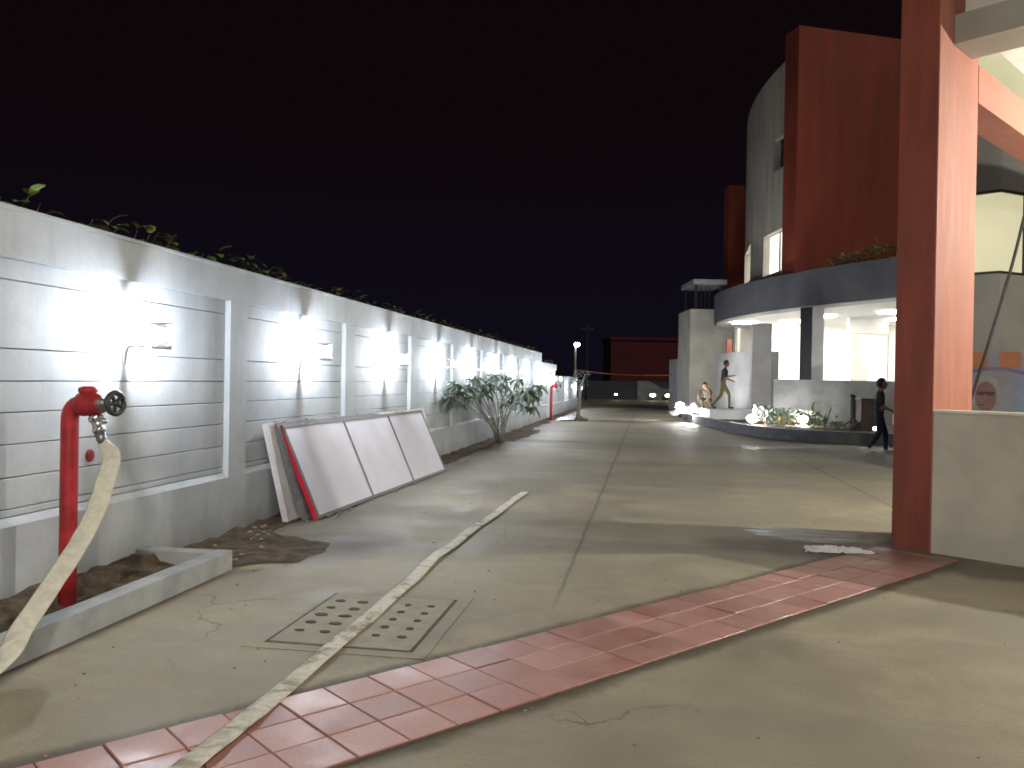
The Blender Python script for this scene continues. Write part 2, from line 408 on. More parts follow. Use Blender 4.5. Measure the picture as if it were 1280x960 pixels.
# soil along the foot of the wall
def uneven(pts, amp, seed):
    c = catmull(pts+[pts[0]], 6)[:-1]
    return [p+Vector((amp*mnoise.noise((p.x*3+seed, p.y*3, 0)), amp*mnoise.noise((p.x*3, p.y*3+seed, 5)), 0)) for p in c]
bm = B()
blob_sheet(bm, uneven([gnd(*q) for q in ((262, 712), (330, 706), (392, 696), (404, 683), (372, 672), (352, 668), (345, 655), (318, 660), (292, 672), (255, 688))], .12, 1), .005, .035)
struct('soil_patch', bm, M['soil'])
bm = B(); pts_in, pts_out = [], []
yy = 6.15; outer = []
while yy < 46:
    wdt = .42+.22*mnoise.noise((yy*.7, 1, 2))+.10*mnoise.noise((yy*3, 4, 2))+(.35 if 20 < yy < 25 else 0)
    outer.append((yy, wdt)); yy += .16
rows = []
for yv, wdt in outer:
    rows.append([bm.verts.new((-3.86+wdt*f, yv, .004+.05*(1-f)*(.5+mnoise.noise((yv*4, f*3, 1))))) for f in (0, .3, .6, .85, 1)])
for A, Bq in zip(rows, rows[1:]):
    for i in range(4): bm.faces.new((A[i], A[i+1], Bq[i+1], Bq[i]))
struct('soil', bm, M['soil'])
bm = B()
for i in range(28):
    for j in range(9):
        pass
g_ = bmesh.ops.create_grid(bm, x_segments=14, y_segments=70, size=.5)
for v in bm.verts:
    v.co.x = -3.57+v.co.x*.62; v.co.y = 3.3+v.co.y*5.3
    v.co.z = .055+.05*mnoise.noise((v.co.x*5, v.co.y*5, 0))+.025*mnoise.noise((v.co.x*17, v.co.y*17, 3))+(.06 if v.co.x < -3.7 else 0)
struct('planter_soil', bm, M['soil'])

# wet films
for (cx, cy, rx, ry, sd, zz, pm) in ((1.60, 8.72, .60, .40, 3, .004, 'puddle'),):
    bm = B(); pts = []
    for k in range(26):
        a = 2*PI*k/26; r = 1+.35*mnoise.noise((math.cos(a)*1.6+sd, math.sin(a)*1.6, sd))
        pts.append(Vector((cx+rx*r*math.cos(a), cy+ry*r*math.sin(a), 0)))
    blob_sheet(bm, pts, zz, 0); struct('puddle', bm, M[pm])
for (u0_, v0_, u1_, v1_) in ((930, 560, 1032, 559), (842, 531, 905, 536)):
    a, b_ = gnd(u0_, v0_), gnd(u1_, v1_); bm = B(); pts = []
    for k in range(30):
        an = 2*PI*k/30; r = 1+.4*mnoise.noise((math.cos(an)*2+u0_, math.sin(an)*2, 1))
        pts.append((a+b_)/2+(b_-a)*.5*math.cos(an)*r+Vector((0, .35, 0))*math.sin(an)*r)
    blob_sheet(bm, pts, .004, 0); struct('puddle', bm, M['puddle'])

# ------------------------------------------------------------------ compound wall
XF, XP = -3.86, -3.915            # front of pillars / recessed panels
def wall_section(y0, y1, top, pillars, label, recess_top, conceal=False):
    t = thing('compound_wall', (XF, (y0+y1)/2, 0), label, 'wall')
    bm = B(); box(bm, (XF, y0, recess_top), (XF-.24, y1, top-.03)); link('top_beam', bm, M['wall'], t)
    bm = B(); box(bm, (XF+.012, y0, top-.03), (XF-.25, y1, top)); link('coping', bm, M['wall'], t, bevel=.006)
    bm = B(); box(bm, (XF, y0, -.1), (XF-.24, y1, .54)); link('plinth', bm, M['wall'], t)
    bm = B()
    v = [bm.verts.new(p) for p in ((XF, y0, .541), (XF, y1, .541), (XP, y1, .585), (XP, y0, .585))]; bm.faces.new(v)
    link('sloped_ledge', bm, M['wall'], t)
    edges = [y0]
    for (a, b_) in pillars:
        bm = B(); box(bm, (XF-.001, max(a, y0), .54), (XF-.22, min(b_, y1), recess_top)); link('pillar', bm, M['wall'], t)
        edges += [a, b_]
    edges.append(y1)
    for a, b_ in zip(edges[::2], edges[1::2]):
        if b_-a < .1: continue
        bm = B(); gz = [.585, .636, .833, 1.04, 1.24, 1.437, 1.64, 2.07, 2.5]
        for q0, q1 in zip(gz, gz[1:]):
            q1 = min(q1, recess_top)
            if q0 >= recess_top: break
            frame_box(bm, (XP-.06, a, q0+.004), X, Y, Z, .06, b_-a, q1-q0-(.006 if q1 < recess_top else .004))
        bmesh.ops.bevel(bm, geom=[e for e in bm.edges if e.verts[0].co.x > XP-.01 and e.verts[1].co.x > XP-.01 and abs(e.verts[0].co.y-e.verts[1].co.y) > .1], offset=.004, segments=1, affect='EDGES')
        frame_box(bm, (XP-.12, a, .5), X, Y, Z, .055, b_-a, recess_top-.5)
        link('plank_panel', bm, M['wall'], t)
    return t
cent = [4.15]+[7.45+3.03*k for k in range(0, 8)]
pl = [(1.0, 1.4)]+[(c-.17 if i else c-.2, c+.17 if i else c+.2) for i, c in enumerate(cent)]
wall_section(-4, 30.6, 2.52, pl, 'long pale grey compound wall of horizontal planks and pillars, nearest and tallest stretch', 2.2)
wall_section(30.6, 35.8, 2.19, [(33.0, 33.3)], 'short grey compound wall stretch one step lower, behind the far red hydrant', 1.95)
wall_section(35.8, 47, 1.72, [(39.2, 39.5), (43.6, 43.9)], 'lowest grey compound wall stretch at the far end of the road', 1.5)

# wall lamps: bracket with an arm; the bulb hangs under the tip of the arm
def wall_lamp(y, z, label, S=1.0):
    t = thing('wall_lamp', (XP, y, z), label, 'wall lamp', 'lamps in a row on the compound wall')
    o = .32*S; sag = random.uniform(-.012, .012)
    bm = B(); box(bm, (XP, y-.028, z-.13), (XP+.016, y+.028, z-.06)); link('wall_plate', bm, M['lampmetal'], t, bevel=.004)
    bm = B(); tube(bm, catmull([(XP+.012, y, z-.10), (XP+.03, y, z-.03), (XP+.07, y, z+.004), (XP+o-.07, y, z)], 4), [.012]*13, 8)
    tube(bm, [(XP+o-.075, y, z), (XP+o+.07, y, z-.004)], .019, 10)
    link('arm', bm, M['lampmetal'], t, smooth=True)
    bm = B(); tube(bm, [(XP+o+.06, y, z), (XP+o+.06, y, z+.165)], .005, 6); link('cap_stay', bm, M['lampmetal'], t)
    bm = B(); prism(bm, [(XP+o-.10, y-.004), (XP+o-.04, y-.034), (XP+o+.07, y-.036), (XP+o+.07, y+.036), (XP+o-.04, y+.034), (XP+o-.10, y+.004)], z+.16, z+.178+sag*.5); link('lamp_cap', bm, M['lampmetal'], t, bevel=.003)
    bm = B(); lathe(bm, (XP+o, y, z+.02), (0, 0, 1), [(0, .024), (.004, .036), (.008, .036), (.010, .02)], 14); link('lower_disc', bm, M['lampmetal'], t)
    bm = B(); lathe(bm, (XP+o, y, z+.155), (0, 0, -1), [(0, .03), (.006, .042), (.016, .042), (.018, .02)], 14); link('upper_disc', bm, M['lampmetal'], t)
    bm = B(); lathe(bm, (XP+o, y, z+.032), (0, 0, 1), [(0, .013), (.01, .0155), (.094, .0155), (.103, .012)], 12); link('bulb', bm, M['bulb'], t, smooth=True)
ly = [5.75, 8.98, 12.1, 15.17, 18.15, 21.15, 24.1, 27.1, 30.0]
lab = ['first wall lamp, over the red riser pipe with the handwheel', 'second wall lamp, above the left end of the leaning white boards',
       'third wall lamp, above the right end of the leaning boards', 'fourth wall lamp, just left of the drooping shrub crown',
       'fifth wall lamp, above the left half of the drooping shrub crown', 'sixth wall lamp, right behind the middle of the drooping shrub crown',
       'seventh wall lamp, above the right edge of the drooping shrub', 'eighth wall lamp, first one clear to the right of the shrub',
       'ninth wall lamp, last one on the tallest stretch of wall']
for y_, l_ in zip(ly, lab): wall_lamp(y_, 1.705, l_)
wall_lamp(32.0, 1.60, 'tenth wall lamp, on the middle wall stretch just before the far hydrant')
wall_lamp(35.0, 1.50, 'eleventh wall lamp, just past the far red hydrant')
wall_lamp(41.0, 1.15, 'twelfth wall lamp, first on the lowest far wall stretch')
wall_lamp(46.2, 1.05, 'last and farthest wall lamp, near the far end of the wall')

# greenery growing behind the wall and tipping over the coping
def clump(c, r, n, L, m, name, label):
    t = thing(name, (c[0], c[1], 0), label, 'plant', 'plants growing behind the compound wall')
    bm = B(); st = B()
    for k in range(max(3, n//7)):
        tip = Vector(c)+Vector((random.uniform(-r*.5, r*.5), random.uniform(-r, r), random.uniform(.02, r*.9)))
        base = Vector((c[0]-.35, c[1]+random.uniform(-r*.6, r*.6), c[2]-.9))
        tube(st, [base, (base+tip)/2+Vector((-.05, 0, .15)), tip], [.007, .005, .003], 5)
        for j in range(7):
            p = base.lerp(tip, random.uniform(.55, 1.05)); leaf(bm, p, rdir(-.2, .8)+X*.25, L*1.25*random.uniform(.6, 1.25), L*.8*random.uniform(.7, 1.2), random.uniform(.3, 1.2))
    link('stem', st, M['bark'], t); link('foliage', bm, m, t)
clump((-3.98, 4.62, 2.5), .16, 28, .12, M['creeperlime'], 'creeper_plant', 'lime green creeper rising above the coping nearest the left picture edge')
clump((-4.05, 5.05, 2.5), .16, 26, .11, M['creeper'], 'creeper_plant', 'low dark creeper next to the lime green one at the left picture edge')
clump((-4.05, 5.7, 2.52), .2, 50, .10, M['creeper'], 'creeper_plant', 'olive brown creeper tuft peeking over the wall above the first lamp')
clump((-4.05, 6.45, 2.5), .22, 50, .10, M['creeper'], 'creeper_plant', 'dim creeper tuft just right of the one above the first lamp')
clump((-3.98, 6.95, 2.5), .17, 56, .10, M['creeperlime'], 'creeper_plant', 'green creeper tuft on the wall just left of the first pillar')
clump((-4.05, 8.5, 2.5), .25, 60, .11, M['creeper'], 'creeper_plant', 'broad creeper tuft peeking over the wall above the second lamp')
bm = B()
yv = 7.4
while yv < 36:
    top = 2.50 if yv < 30.6 else 2.17
    for j in range(int(2+4*abs(mnoise.noise((yv*.8, 3, 1))))):
        p = Vector((random.uniform(-4.3, -3.98), yv+random.uniform(-.1, .1), top-.08+random.uniform(0, .22+.25*abs(mnoise.noise((yv*1.3, 9, 1))))))
        leaf(bm, p, rdir(-.1, .8), random.uniform(.08, .16), random.uniform(.05, .09), .8)
        leaf(bm, p-Vector((.05, 0, .1)), rdir(-.1, .8), random.uniform(.08, .16), random.uniform(.05, .09), .8)
    yv += .085
tag(link('creeper_hedge', bm, M['creeper']), 'dark leafy creeper running along behind the compound wall into the distance', 'creeper', kind='stuff')

# ------------------------------------------------------------------ planter kerb
t = thing('planter_kerb', (-3.2, 4.0, 0), 'low grey concrete kerb round the bare soil bed under the near red riser', 'kerb')
bm = B(); frame_box(bm, (-3.27, .8, -.05), X, Y, Z, .135, 5.2, .2)
link('front_kerb', bm, M['kerb'], t, bevel=.008)
bm = B(); frame_box(bm, (-3.858, 5.86, -.05), X, Y, Z, .586, .14, .197); link('end_kerb', bm, M['kerb'], t, bevel=.008)

# ------------------------------------------------------------------ hydrant risers
def hydrant(x, y, z0, label, wheel=True):
    t = thing('fire_hydrant', (x, y, 0), label, 'hydrant')
    h = 1.30
    bm = B()
    arc = [(x+.09*(1-math.cos(a)), y, h-.09+.10*math.sin(a)) for a in [i*PI/2/6 for i in range(7)]]
    tube(bm, [(x, y, -.05), (x, y, .5), (x, y, h-.12)]+arc+[(x+.13, y, h+.012)], .053, 18); link('riser_pipe', bm, M['redpipe'], t, smooth=True)
    bm = B(); c = Vector((x+.15, y-.01, h+.005))
    lathe(bm, c-X*.07, X, [(-.02, .05), (.0, .072), (.03, .078), (.045, .072), (.10, .074), (.13, .06), (.15, .056)], 18)
    lathe(bm, c+Vector((-.02, 0, .03)), Z, [(0, .05), (.04, .052), (.05, .058), (.07, .056), (.082, .03)], 14)
    for k in range(8):
        a_ = 2*PI*k/8; pb = c+X*-.045+Vector((0, math.cos(a_)*.066, math.sin(a_)*.066)); lathe(bm, pb, X, [(-.012, .009), (.03, .009)], 6)
    link('valve_body', bm, M['redpipe'], t, smooth=True)
    ax = Vector((.97, -.2, .05)).normalized()
    bm = B(); lathe(bm, c+ax*.065, ax, [(0, .04), (.02, .044), (.024, .036), (.05, .036), (.055, .028), (.075, .02), (.13, .012)], 14); link('bonnet', bm, M['gunmetal'], t, smooth=True)
    w = c+ax*.20
    bm = B(); torus(bm, w, ax, .064, .017)
    a = ax.orthogonal().normalized(); b_ = ax.cross(a)
    for k in range(5):
        d = a*math.cos(2*PI*k/5)+b_*math.sin(2*PI*k/5); tube(bm, [w, w+d*.064], .012, 6)
    lathe(bm, w-ax*.012, ax, [(0, .02), (.03, .02)], 10); link('handwheel', bm, M['wheel'], t, smooth=True)
    od = Vector((.38, -.12, -.9)).normalized()
    bm = B(); lathe(bm, c+Vector((.03, -.01, -.045)), od, [(0, .034), (.03, .036), (.034, .044), (.06, .044), (.064, .033), (.11, .033), (.114, .04), (.135, .04), (.14, .032)], 14)
    lathe(bm, c+Vector((.09, -.03, -.105)), Vector((.8, -.3, .1)), [(0, .012), (.03, .018), (.045, .018), (.05, .008)], 8)
    link('outlet_coupling', bm, M['chrome'], t, smooth=True)
    bm = B(); c2 = c+Vector((.03, -.01, -.045))+od*.14; lathe(bm, c2, od, [(0, .03), (.05, .031), (.055, .026), (.075, .026)], 12); link('hose_adapter', bm, M['gunmetal'], t, smooth=True)
    return c2+od*.07
HP = gnd(84, 757, .04)
hose_start = hydrant(HP.x, HP.y, 0, 'red fire hydrant riser with dark handwheel and hose attached, standing in the kerbed soil bed')
far_h = onX(689, 500, -3.55)
hydrant(-3.55, far_h.y, 0, 'small far red fire hydrant standing by the lower wall stretch beyond the shrub')
p = onX(112, 569, XP)
bm = B(); lathe(bm, (XP, p.y, p.z), X, [(0, .045), (.008, .045), (.014, .038), (.018, .0)], 24)
tag(link('pipe_cap', bm, M['redpipe']), 'round red cap plate fixed on the wall planks beside the near riser', 'cap')

# ------------------------------------------------------------------ hose: one long flat canvas ribbon
hp = [(hose_start, Vector((.2, -1, .3))),
      (dep(139, 573, 5.02), Vector((.2, -1, .2))), (dep(132, 600, 4.93), Vector((.3, -1, .3))), (dep(119, 640, 4.80), Vector((.3, -1, .4))), (dep(97, 682, 4.62), Vector((.3, -.9, .55))),
      (dep(62, 735, 4.36), Vector((.3, -.7, .8))), (dep(28, 785, 4.12), Vector((.3, -.5, .9))), (dep(2, 826, 3.93), Vector((.2, -.3, 1)))]
pth = [(a, b_) for a, b_ in hp]
for q in ((-3.0, 3.1, .03), (-2.98, 2.6, .012), (-2.75, 2.1, .012), (-2.3, 1.75, .014), (-1.9, 2.0, .012), (-1.72, 2.5, .012), (-1.68, 2.93, .03), (-1.675, 3.31, .024), (-1.68, 3.8, .012), (-1.675, 4.4, .022), (-1.67, 4.9, .02), (-1.685, 5.5, .018), (-1.69, 6.0, .014), (-1.715, 6.69, .022), (-1.69, 7.3, .013), (-1.685, 7.9, .018), (-1.665, 8.47, .013), (-1.63, 9.0, .02), (-1.625, 9.7, .013), (-1.60, 10.4, .014), (-1.575, 10.95, .012)):
    pth.append((Vector(q), Vector((0, 0, 1))))
cp_ = catmull([a for a, b_ in pth], 8); cn_ = catmull([b_ for a, b_ in pth], 8)
bm = B(); prev = None; HW = .056
for i, (p, nn) in enumerate(zip(cp_, cn_)):
    tg = (cp_[min(i+1, len(cp_)-1)]-cp_[max(i-1, 0)]).normalized()
    sd = tg.cross(nn).normalized(); nr = sd.cross(tg).normalized()
    hw = HW*(1+.10*mnoise.noise((i*.21, 2, 0))); 
    if i < 6: hw *= .6+.4*i/6
    th = .005 if i > 5 else .02-.0025*i
    ww = .006*mnoise.noise((i*.33, 7, 1))
    row = [bm.verts.new(p+sd*a*hw+nr*(b_*th+ww*a)) for a, b_ in ((-1, 0), (-.85, .8), (-.3, 1), (.3, 1), (.85, .8), (1, 0), (.85, -.8), (-.85, -.8))]
    if prev:
        for k in range(8): bm.faces.new((prev[k], prev[(k+1) % 8], row[(k+1) % 8], row[k]))
    else: bm.faces.new(row[::-1])
    prev = row
bm.faces.new(prev)
tag(link('fire_hose', bm, M['hose'], smooth=True), 'flat cream canvas fire hose hanging from the near red hydrant and lying along the pavement', 'hose')

# ------------------------------------------------------------------ perforated drain cover
t = thing('drain_cover', (-1.66, 4.94, 0), 'square perforated concrete drain cover in the pavement under the hose', 'drain cover')
x0, x1, y0, y1 = -2.10, -1.235, 4.39, 5.50
bm = B(); frame_box(bm, (x0, y0, -.02), X, Y, Z, x1-x0, y1-y0, .024)
link('gap_rim', bm, M['hole'], t)
bm = B()
for (a, b_, c_, d_) in ((x0-.09, y0-.09, x1+.09, y0), (x0-.09, y1, x1+.09, y1+.09), (x0-.09, y0, x0, y1), (x1, y0, x1+.09, y1)): box(bm, (a, b_, -.02), (c_, d_, .0042))
link('surround', bm, M['ground'], t)
bm = B(); frame_box(bm, (x0+.022, y0+.022, -.02), X, Y, Z, x1-x0-.044, y1-y0-.044, .030)
link('slab', bm, M['cover'], t, bevel=.004)
for i, xx in enumerate((-1.985, -1.83, -1.675, -1.52, -1.365)):
    for j in range(5):
        yq = 4.62+j*.165
        bm = B(); pts = []
        for k in range(12):
            a = 2*PI*k/12; r = 1+.22*mnoise.noise((k*.9+i*7, j*3.1, 1))
            pts.append((xx+(.022+.012*abs(mnoise.noise((i*3.3, j*2.7, 5)))*2)*r*math.cos(a)*(1.35 if i < 2 else 1), yq+(.02+.02*abs(mnoise.noise((i*1.3, j*4.7, 8))))*r*math.sin(a)))
        prism(bm, pts, .0, .0145); link('drain_hole', bm, M['hole'], t)

# ------------------------------------------------------------------ leaning boards
def leaning_board(bl, br, h, lean, th, name, label, cells, face_m, frame_m, side_m):
    bl, br = Vector(bl), Vector(br); ax = (br-bl).normalized(); L = (br-bl).length
    nrm = Vector((ax.y, -ax.x, 0)); upv = (Z*math.cos(lean)-nrm*math.sin(lean)).normalized(); out = ax.cross(upv).normalized()
    t = thing(name, bl, label, 'board', 'boards leaning on the wall')
    fw = .035
    bm = B(); frame_box(bm, bl, ax, upv, -out, L, h, th*.6); link('sheet', bm, face_m, t)
    bm = B()
    frame_box(bm, bl, ax, upv, out, fw, h, .012); frame_box(bm, bl+ax*(L-fw), ax, upv, out, fw, h, .012)
    frame_box(bm, bl+ax*fw, ax, upv, out, L-2*fw, fw, .011); frame_box(bm, bl+ax*fw+upv*(h-fw), ax, upv, out, L-2*fw, fw, .011)
    link('frame', bm, frame_m, t)
    for k in range(1, cells):
        bm = B(); frame_box(bm, bl+ax*(L*k/cells-.02)+upv*fw, ax, upv, out, .04, h-2*fw, .0105); link('divider', bm, frame_m, t)
    bm = B(); frame_box(bm, bl-ax*.012, ax, upv, -out, .011, h, th*.9); link('side_strip', bm, side_m, t)
    for k in range(7):
        bm = B(); frame_box(bm, bl+ax*(L*k/7+.2)+upv*(h+.001)-out*.03, ax, upv, out, .03, .008, .03); link('clip', bm, M['dark'], t)
leaning_board((-3.36, 8.25, .012), (-3.20, 13.15, .012), 1.06, math.radians(24), .05, 'framed_board', 'front leaning white framed board in three cells with a red left edge', 3, M['board'], M['boardframe'], M['redtrim'])
leaning_board((-3.45, 8.17, .012), (-3.32, 13.0, .012), 1.06, math.radians(20), .05, 'framed_board', 'middle leaning board, its dark grey edge just behind the red edge', 3, M['boardframe'], M['boardframe'], M['boardframe'])
leaning_board((-3.60, 8.02, .012), (-3.40, 13.35, .012), 1.03, math.radians(14), .05, 'framed_board', 'rearmost leaning board with a cream border, against the wall', 3, M['cream'], M['cream'], M['cream'])

# ------------------------------------------------------------------ drooping shrub by the wall
sb = gnd(624, 553); t = thing('plumeria_shrub', (sb.x, sb.y, 0), 'long-leaved drooping shrub growing in the soil at the foot of the wall', 'shrub')
tr = B(); fo = B()
for k in range(22):
    u_ = 560+5.3*k+random.uniform(-3, 3); e = (u_-616)/60
    v_ = 466+12*e*e+random.uniform(0, 24)
    r_ = ray(u_, v_); d_ = min(sb.y/r_.y*random.uniform(.9, 1.06), -3.68/r_.x if r_.x < 0 else 99)
    tip = Vector((0, 0, CAM_H))+r_*d_
    base = sb+Vector((random.uniform(-.08, .12), random.uniform(-.15, .15), -.03))
    mid = base.lerp(tip, .5)+Vector((0, 0, .12)); mid.x = base.x+(mid.x-base.x)*.7
    tube(tr, catmull([base, base+(mid-base)*.4+Z*.1, mid, tip], 4), [.017-.0009*q for q in range(13)], 6)
    for q in range(3):
        c = tip+Vector((random.uniform(-.06, .12), random.uniform(-.22, .22), random.uniform(-.28, .06)))
        if q: tube(tr, [mid.lerp(tip, .6), c], [.010, .006], 5)
        for j in range(9): leaf(fo, c, rdir(-.15, .75), random.uniform(.22, .40), random.uniform(.06, .09), random.uniform(.7, 1.9))
for v in fo.verts: v.co.x = max(v.co.x, XF+.02+.03*random.random())
link('trunk', tr, M['palebark'], t, smooth=True); link('crown', fo, M['leaf'], t)

# ------------------------------------------------------------------ near portico on the right
E1 = Vector((.606, .795, 0)); E2 = Vector((.795, -.606, 0))
CO = gnd(1163, 691)                                   # front right corner of the column
t = thing('entrance_portico', CO, 'brick red portico with tall column, cross beam and grey roof slab at the right', 'portico')
CW, CD = .35, 1.02
bm = B(); frame_box(bm, CO-E2*CW-Z*.1, E2, E1, Z, CW-.012, CD, 6.9); link('column', bm, M['column'], t, bevel=.006)
bm = B(); frame_box(bm, CO-E2*.012+E1*.004+Z*0, E2, E1, Z, .010, CD-.008, 6.78); link('column_lit_side', bm, M['lit_red'], t)  # thin layer painting the lamplit side of the column paler
bm = B(); frame_box(bm, CO-E2*CW+E1*(CD+.002)+Z*4.32, E2, E1, Z, CW+.002, 6.2, .37); link('cross_beam', bm, M['lit_red'], t)
bm = B(); frame_box(bm, CO+E1*.33+E2*.004+Z*4.70, E2, E1, Z, 7.0, .5, .27); link('fascia_beam', bm, M['greywall'], t)
bm = B(); frame_box(bm, CO+E1*.60+E2*.004+Z*4.985, E2, E1, Z, 7.0, 6.4, .25); link('roof_slab', bm, M['white'], t)
bm = B(); frame_box(bm, CO+E1*.25+E2*.004+Z*5.24, E2, E1, Z, 7.0, 7.0, .5); link('roof_parapet', bm, M['column'], t)
bm = B(); frame_box(bm, CO+E1*1.6+E2*.9+Z*4.94, E2, E1, Z, 5.2, .05, .045); link('ceiling_trim', bm, M['dark'], t)
# low parapet wall joined to the column
t = thing('parapet_wall', CO+E2*2, 'low beige plastered parapet wall joined to the brick red column', 'wall')
bm = B(); frame_box(bm, CO+E2*.002-Z*.1, E2, E1, Z, 6.0, .15, 1.37); link('wall_body', bm, M['parapet'], t, bevel=.005)
bm = B(); frame_box(bm, CO+E2*.002-E1*.012+Z*1.272, E2, E1, Z, 6.0, .175, .026); link('coping', bm, M['coping'], t, bevel=.004)

# faceted glazed frontage behind the portico
def facet_ring(pts, z0, z1, bm, th=.2):
    for a, b_ in zip(pts, pts[1:]):
        d = (b_-a).normalized(); n = Vector((-d.y, d.x, 0))
        frame_box(bm, Vector((a.x, a.y, z0)), d, n, Z, (b_-a).length, th, z1-z0)
def flat(v): return Vector((v.x, v.y, 0))
cf = [flat(dep(1120, 480, 15.2)), flat(dep(1247, 480, 14.0)), flat(dep(1345, 480, 14.9)), flat(dep(1470, 480, 17))]
t = thing('glazed_frontage', cf[1], 'grey rendered frontage with a yellow lit window band behind the portico', 'building')
for nm, a, b_, mt_ in (('lower_spandrel', -.05, 3.44, M['spandrel']), ('upper_spandrel', 4.86, 6.2, M['spandrel']), ('top_spandrel', 7.9, 9.4, M['spandrel'])):
    bm = B(); facet_ring(cf, a, b_, bm, .25); link(nm, bm, mt_, t)
def inset(pts, k): return [p+Vector((0.35, .94, 0))*k for p in pts]
for a, b_ in ((3.44, 4.86), (6.2, 7.9)):
    for i in range(3):
        bm = B(); q = inset(cf[i:i+2], .08); facet_ring(q, a, b_, bm, .02); w = link('window_pane', bm, M['lit_yellow'], t)
        d = (cf[i+1]-cf[i]).normalized(); L = (cf[i+1]-cf[i]).length; n = Vector((-d.y, d.x, 0))
        fb = B()
        frame_box(fb, cf[i]+Z*(a), d, n, Z, L, .06, .045); frame_box(fb, cf[i]+Z*(b_-.045), d, n, Z, L, .06, .045)
        for s_ in (([.62*L] if i != 1 else [.30*L, .68*L])): frame_box(fb, cf[i]+d*s_+Z*(a+.045), d, n, Z, .075, .06, b_-a-.09)
        link('window_frame', fb, M['black'], w)

# banner on the frontage: generic portrait and coloured blocks
bd = (cf[1]-cf[0]).normalized(); bn = Vector((bd.y, -bd.x, 0))
ba = cf[0].lerp(cf[1], .40)-Vector((0, 0, 0))+bn*.03
t = thing('banner', ba, 'printed banner with an old man portrait and orange blocks, hung behind the parapet wall', 'banner')
bm = B(); BL = 3.1
frame_box(bm, ba+Z*.62, bd, Z, bn, BL, 1.52, .012); link('sheet', bm, mat('banner_sheet', (.13, .13, .145), .6, .2, 2), t)
ban = dict(o=mat('banner_orange', (.20, .075, .035), .6, .2, 3), v=mat('banner_violet', (.085, .06, .10), .6, .2, 3), s=mat('banner_face', (.12, .06, .05), .6, .2, 5),
           w=mat('banner_white_hair', (.15, .14, .13), .6, .2, 5), k=mat('banner_dark', (.035, .02, .03), .6, .2, 5), b=mat('banner_blue', (.11, .13, .18), .6, .2, 3))
def patch(nm, mt_, cx, cz, pts, lvl):
    bm = B(); base = ba+Z*.62+bn*(.012+.002*lvl)
    lo = [bm.verts.new(base+bd*(cx+p[0])+Z*(cz+p[1])) for p in pts]; hi = [bm.verts.new(base+bn*.0016+bd*(cx+p[0])+Z*(cz+p[1])) for p in pts]
    bm.faces.new(lo[::-1]); bm.faces.new(hi); n = len(pts)
    for i in range(n): bm.faces.new((lo[i], lo[(i+1) % n], hi[(i+1) % n], hi[i]))
    bmesh.ops.recalc_face_normals(bm, faces=bm.faces); link(nm, bm, mt_, t)
def ell(a, b_, n=28, j=0): return [(a*math.cos(2*PI*k/n)*(1+j*mnoise.noise((k*.8, 1, 0))), b_*math.sin(2*PI*k/n)*(1+j*mnoise.noise((k*.8, 4, 0)))) for k in range(n)]
def rec(w, h): return [(0, 0), (w, 0), (w, h), (0, h)]
def bx_(u): # distance along the banner seen at column u of the picture
    r = ray(u, 480); n = Vector((bd.y, -bd.x, 0)); tt = ba.dot(n)/(r.x*n.x+r.y*n.y); return (Vector((r.x, r.y, 0))*tt-ba).dot(bd)
fx = bx_(1232)
patch('orange_block', ban['o'], bx_(1208), 1.22, rec(.33, .28), 1)
patch('orange_block', ban['o'], bx_(1249), 1.22, rec(.32, .28), 1)
patch('violet_band', ban['v'], bx_(1207), 1.12, [(0, 0), (.3, .06), (.62, .06), (.9, -.02), (.9, .05), (.62, .12), (.3, .12), (0, .06)], 1)
patch('blue_block', ban['b'], bx_(1265), .3, rec(.5, .95), 0)
patch('portrait_hair', ban['w'], fx, .78, ell(.24, .34, 28, .15), 2)
patch('portrait_face', ban['s'], fx+.01, .74, ell(.165, .255), 3)
patch('portrait_glasses', ban['k'], fx-.13, .77, [(0, 0), (.10, -.015), (.14, .02), (.18, -.015), (.28, 0), (.28, .055), (.0, .055)], 4)
patch('portrait_mouth', ban['k'], fx-.06, .60, ell(.06, .012), 4)
patch('portrait_robe', ban['o'], fx-.4, .02, [(0, 0), (.8, 0), (.72, .36), (.5, .47), (.3, .47), (.08, .36)], 2)

# slack cable in front of the frontage
bm = B(); tube(bm, catmull([dep(1296, 205, 11.5), dep(1279, 276, 11.6), dep(1264, 335, 11.7), dep(1240, 415, 11.8), dep(1211, 508, 12.0), dep(1196, 560, 12.1)], 5), .022, 8)
tag(link('cable', bm, M['dark']), 'dark slanting cable running down past the yellow lit window to the banner', 'cable')

# ------------------------------------------------------------------ the hospital-like block with the curved canopy
bl = thing('curved_building', W(14, 32), 'grey and red multi-storey building with curved wall and curved dark canopy', 'building')
# curved grey wall
AC, AR = Vector((35.3, 33.8, 0)), 25.0
def arc_u(u):                      # angle on the arc where the picture column u meets it
    k = (u-640)/F_PX; best = None
    for i in range(2000):
        a = math.radians(150+60*i/2000); x_, d_ = AC.x+AR*math.cos(a), AC.y+AR*math.sin(a)
        e = abs(x_/d_-k)
        if d_ < 40.6 and (best is None or e < best[0]): best = (e, a)
    return best[1]
def arc_p(a, z, r=AR): return W(AC.x+r*math.cos(a), AC.y+r*math.sin(a), z)
a_right = arc_u(990); a_tan = math.atan2(6.7, -24.1)
a_left = math.radians(147)
wins = []
for (u0_, u1_, v0_, v1_) in ((951, 982, 289, 341), (962, 985, 168, 209), (926.5, 935, 312, 356)):
    a0, a1 = arc_u(u0_), arc_u(u1_); am = (a0+a1)/2
    d_ = AC.y+AR*math.sin(am); hz = 478+((u0_+u1_)/2-808)*.0175
    wins.append((min(a0, a1), max(a0, a1), CAM_H+(hz-v1_)*d_/F_PX, CAM_H+(hz-v0_)*d_/F_PX))
TOP = 14.0
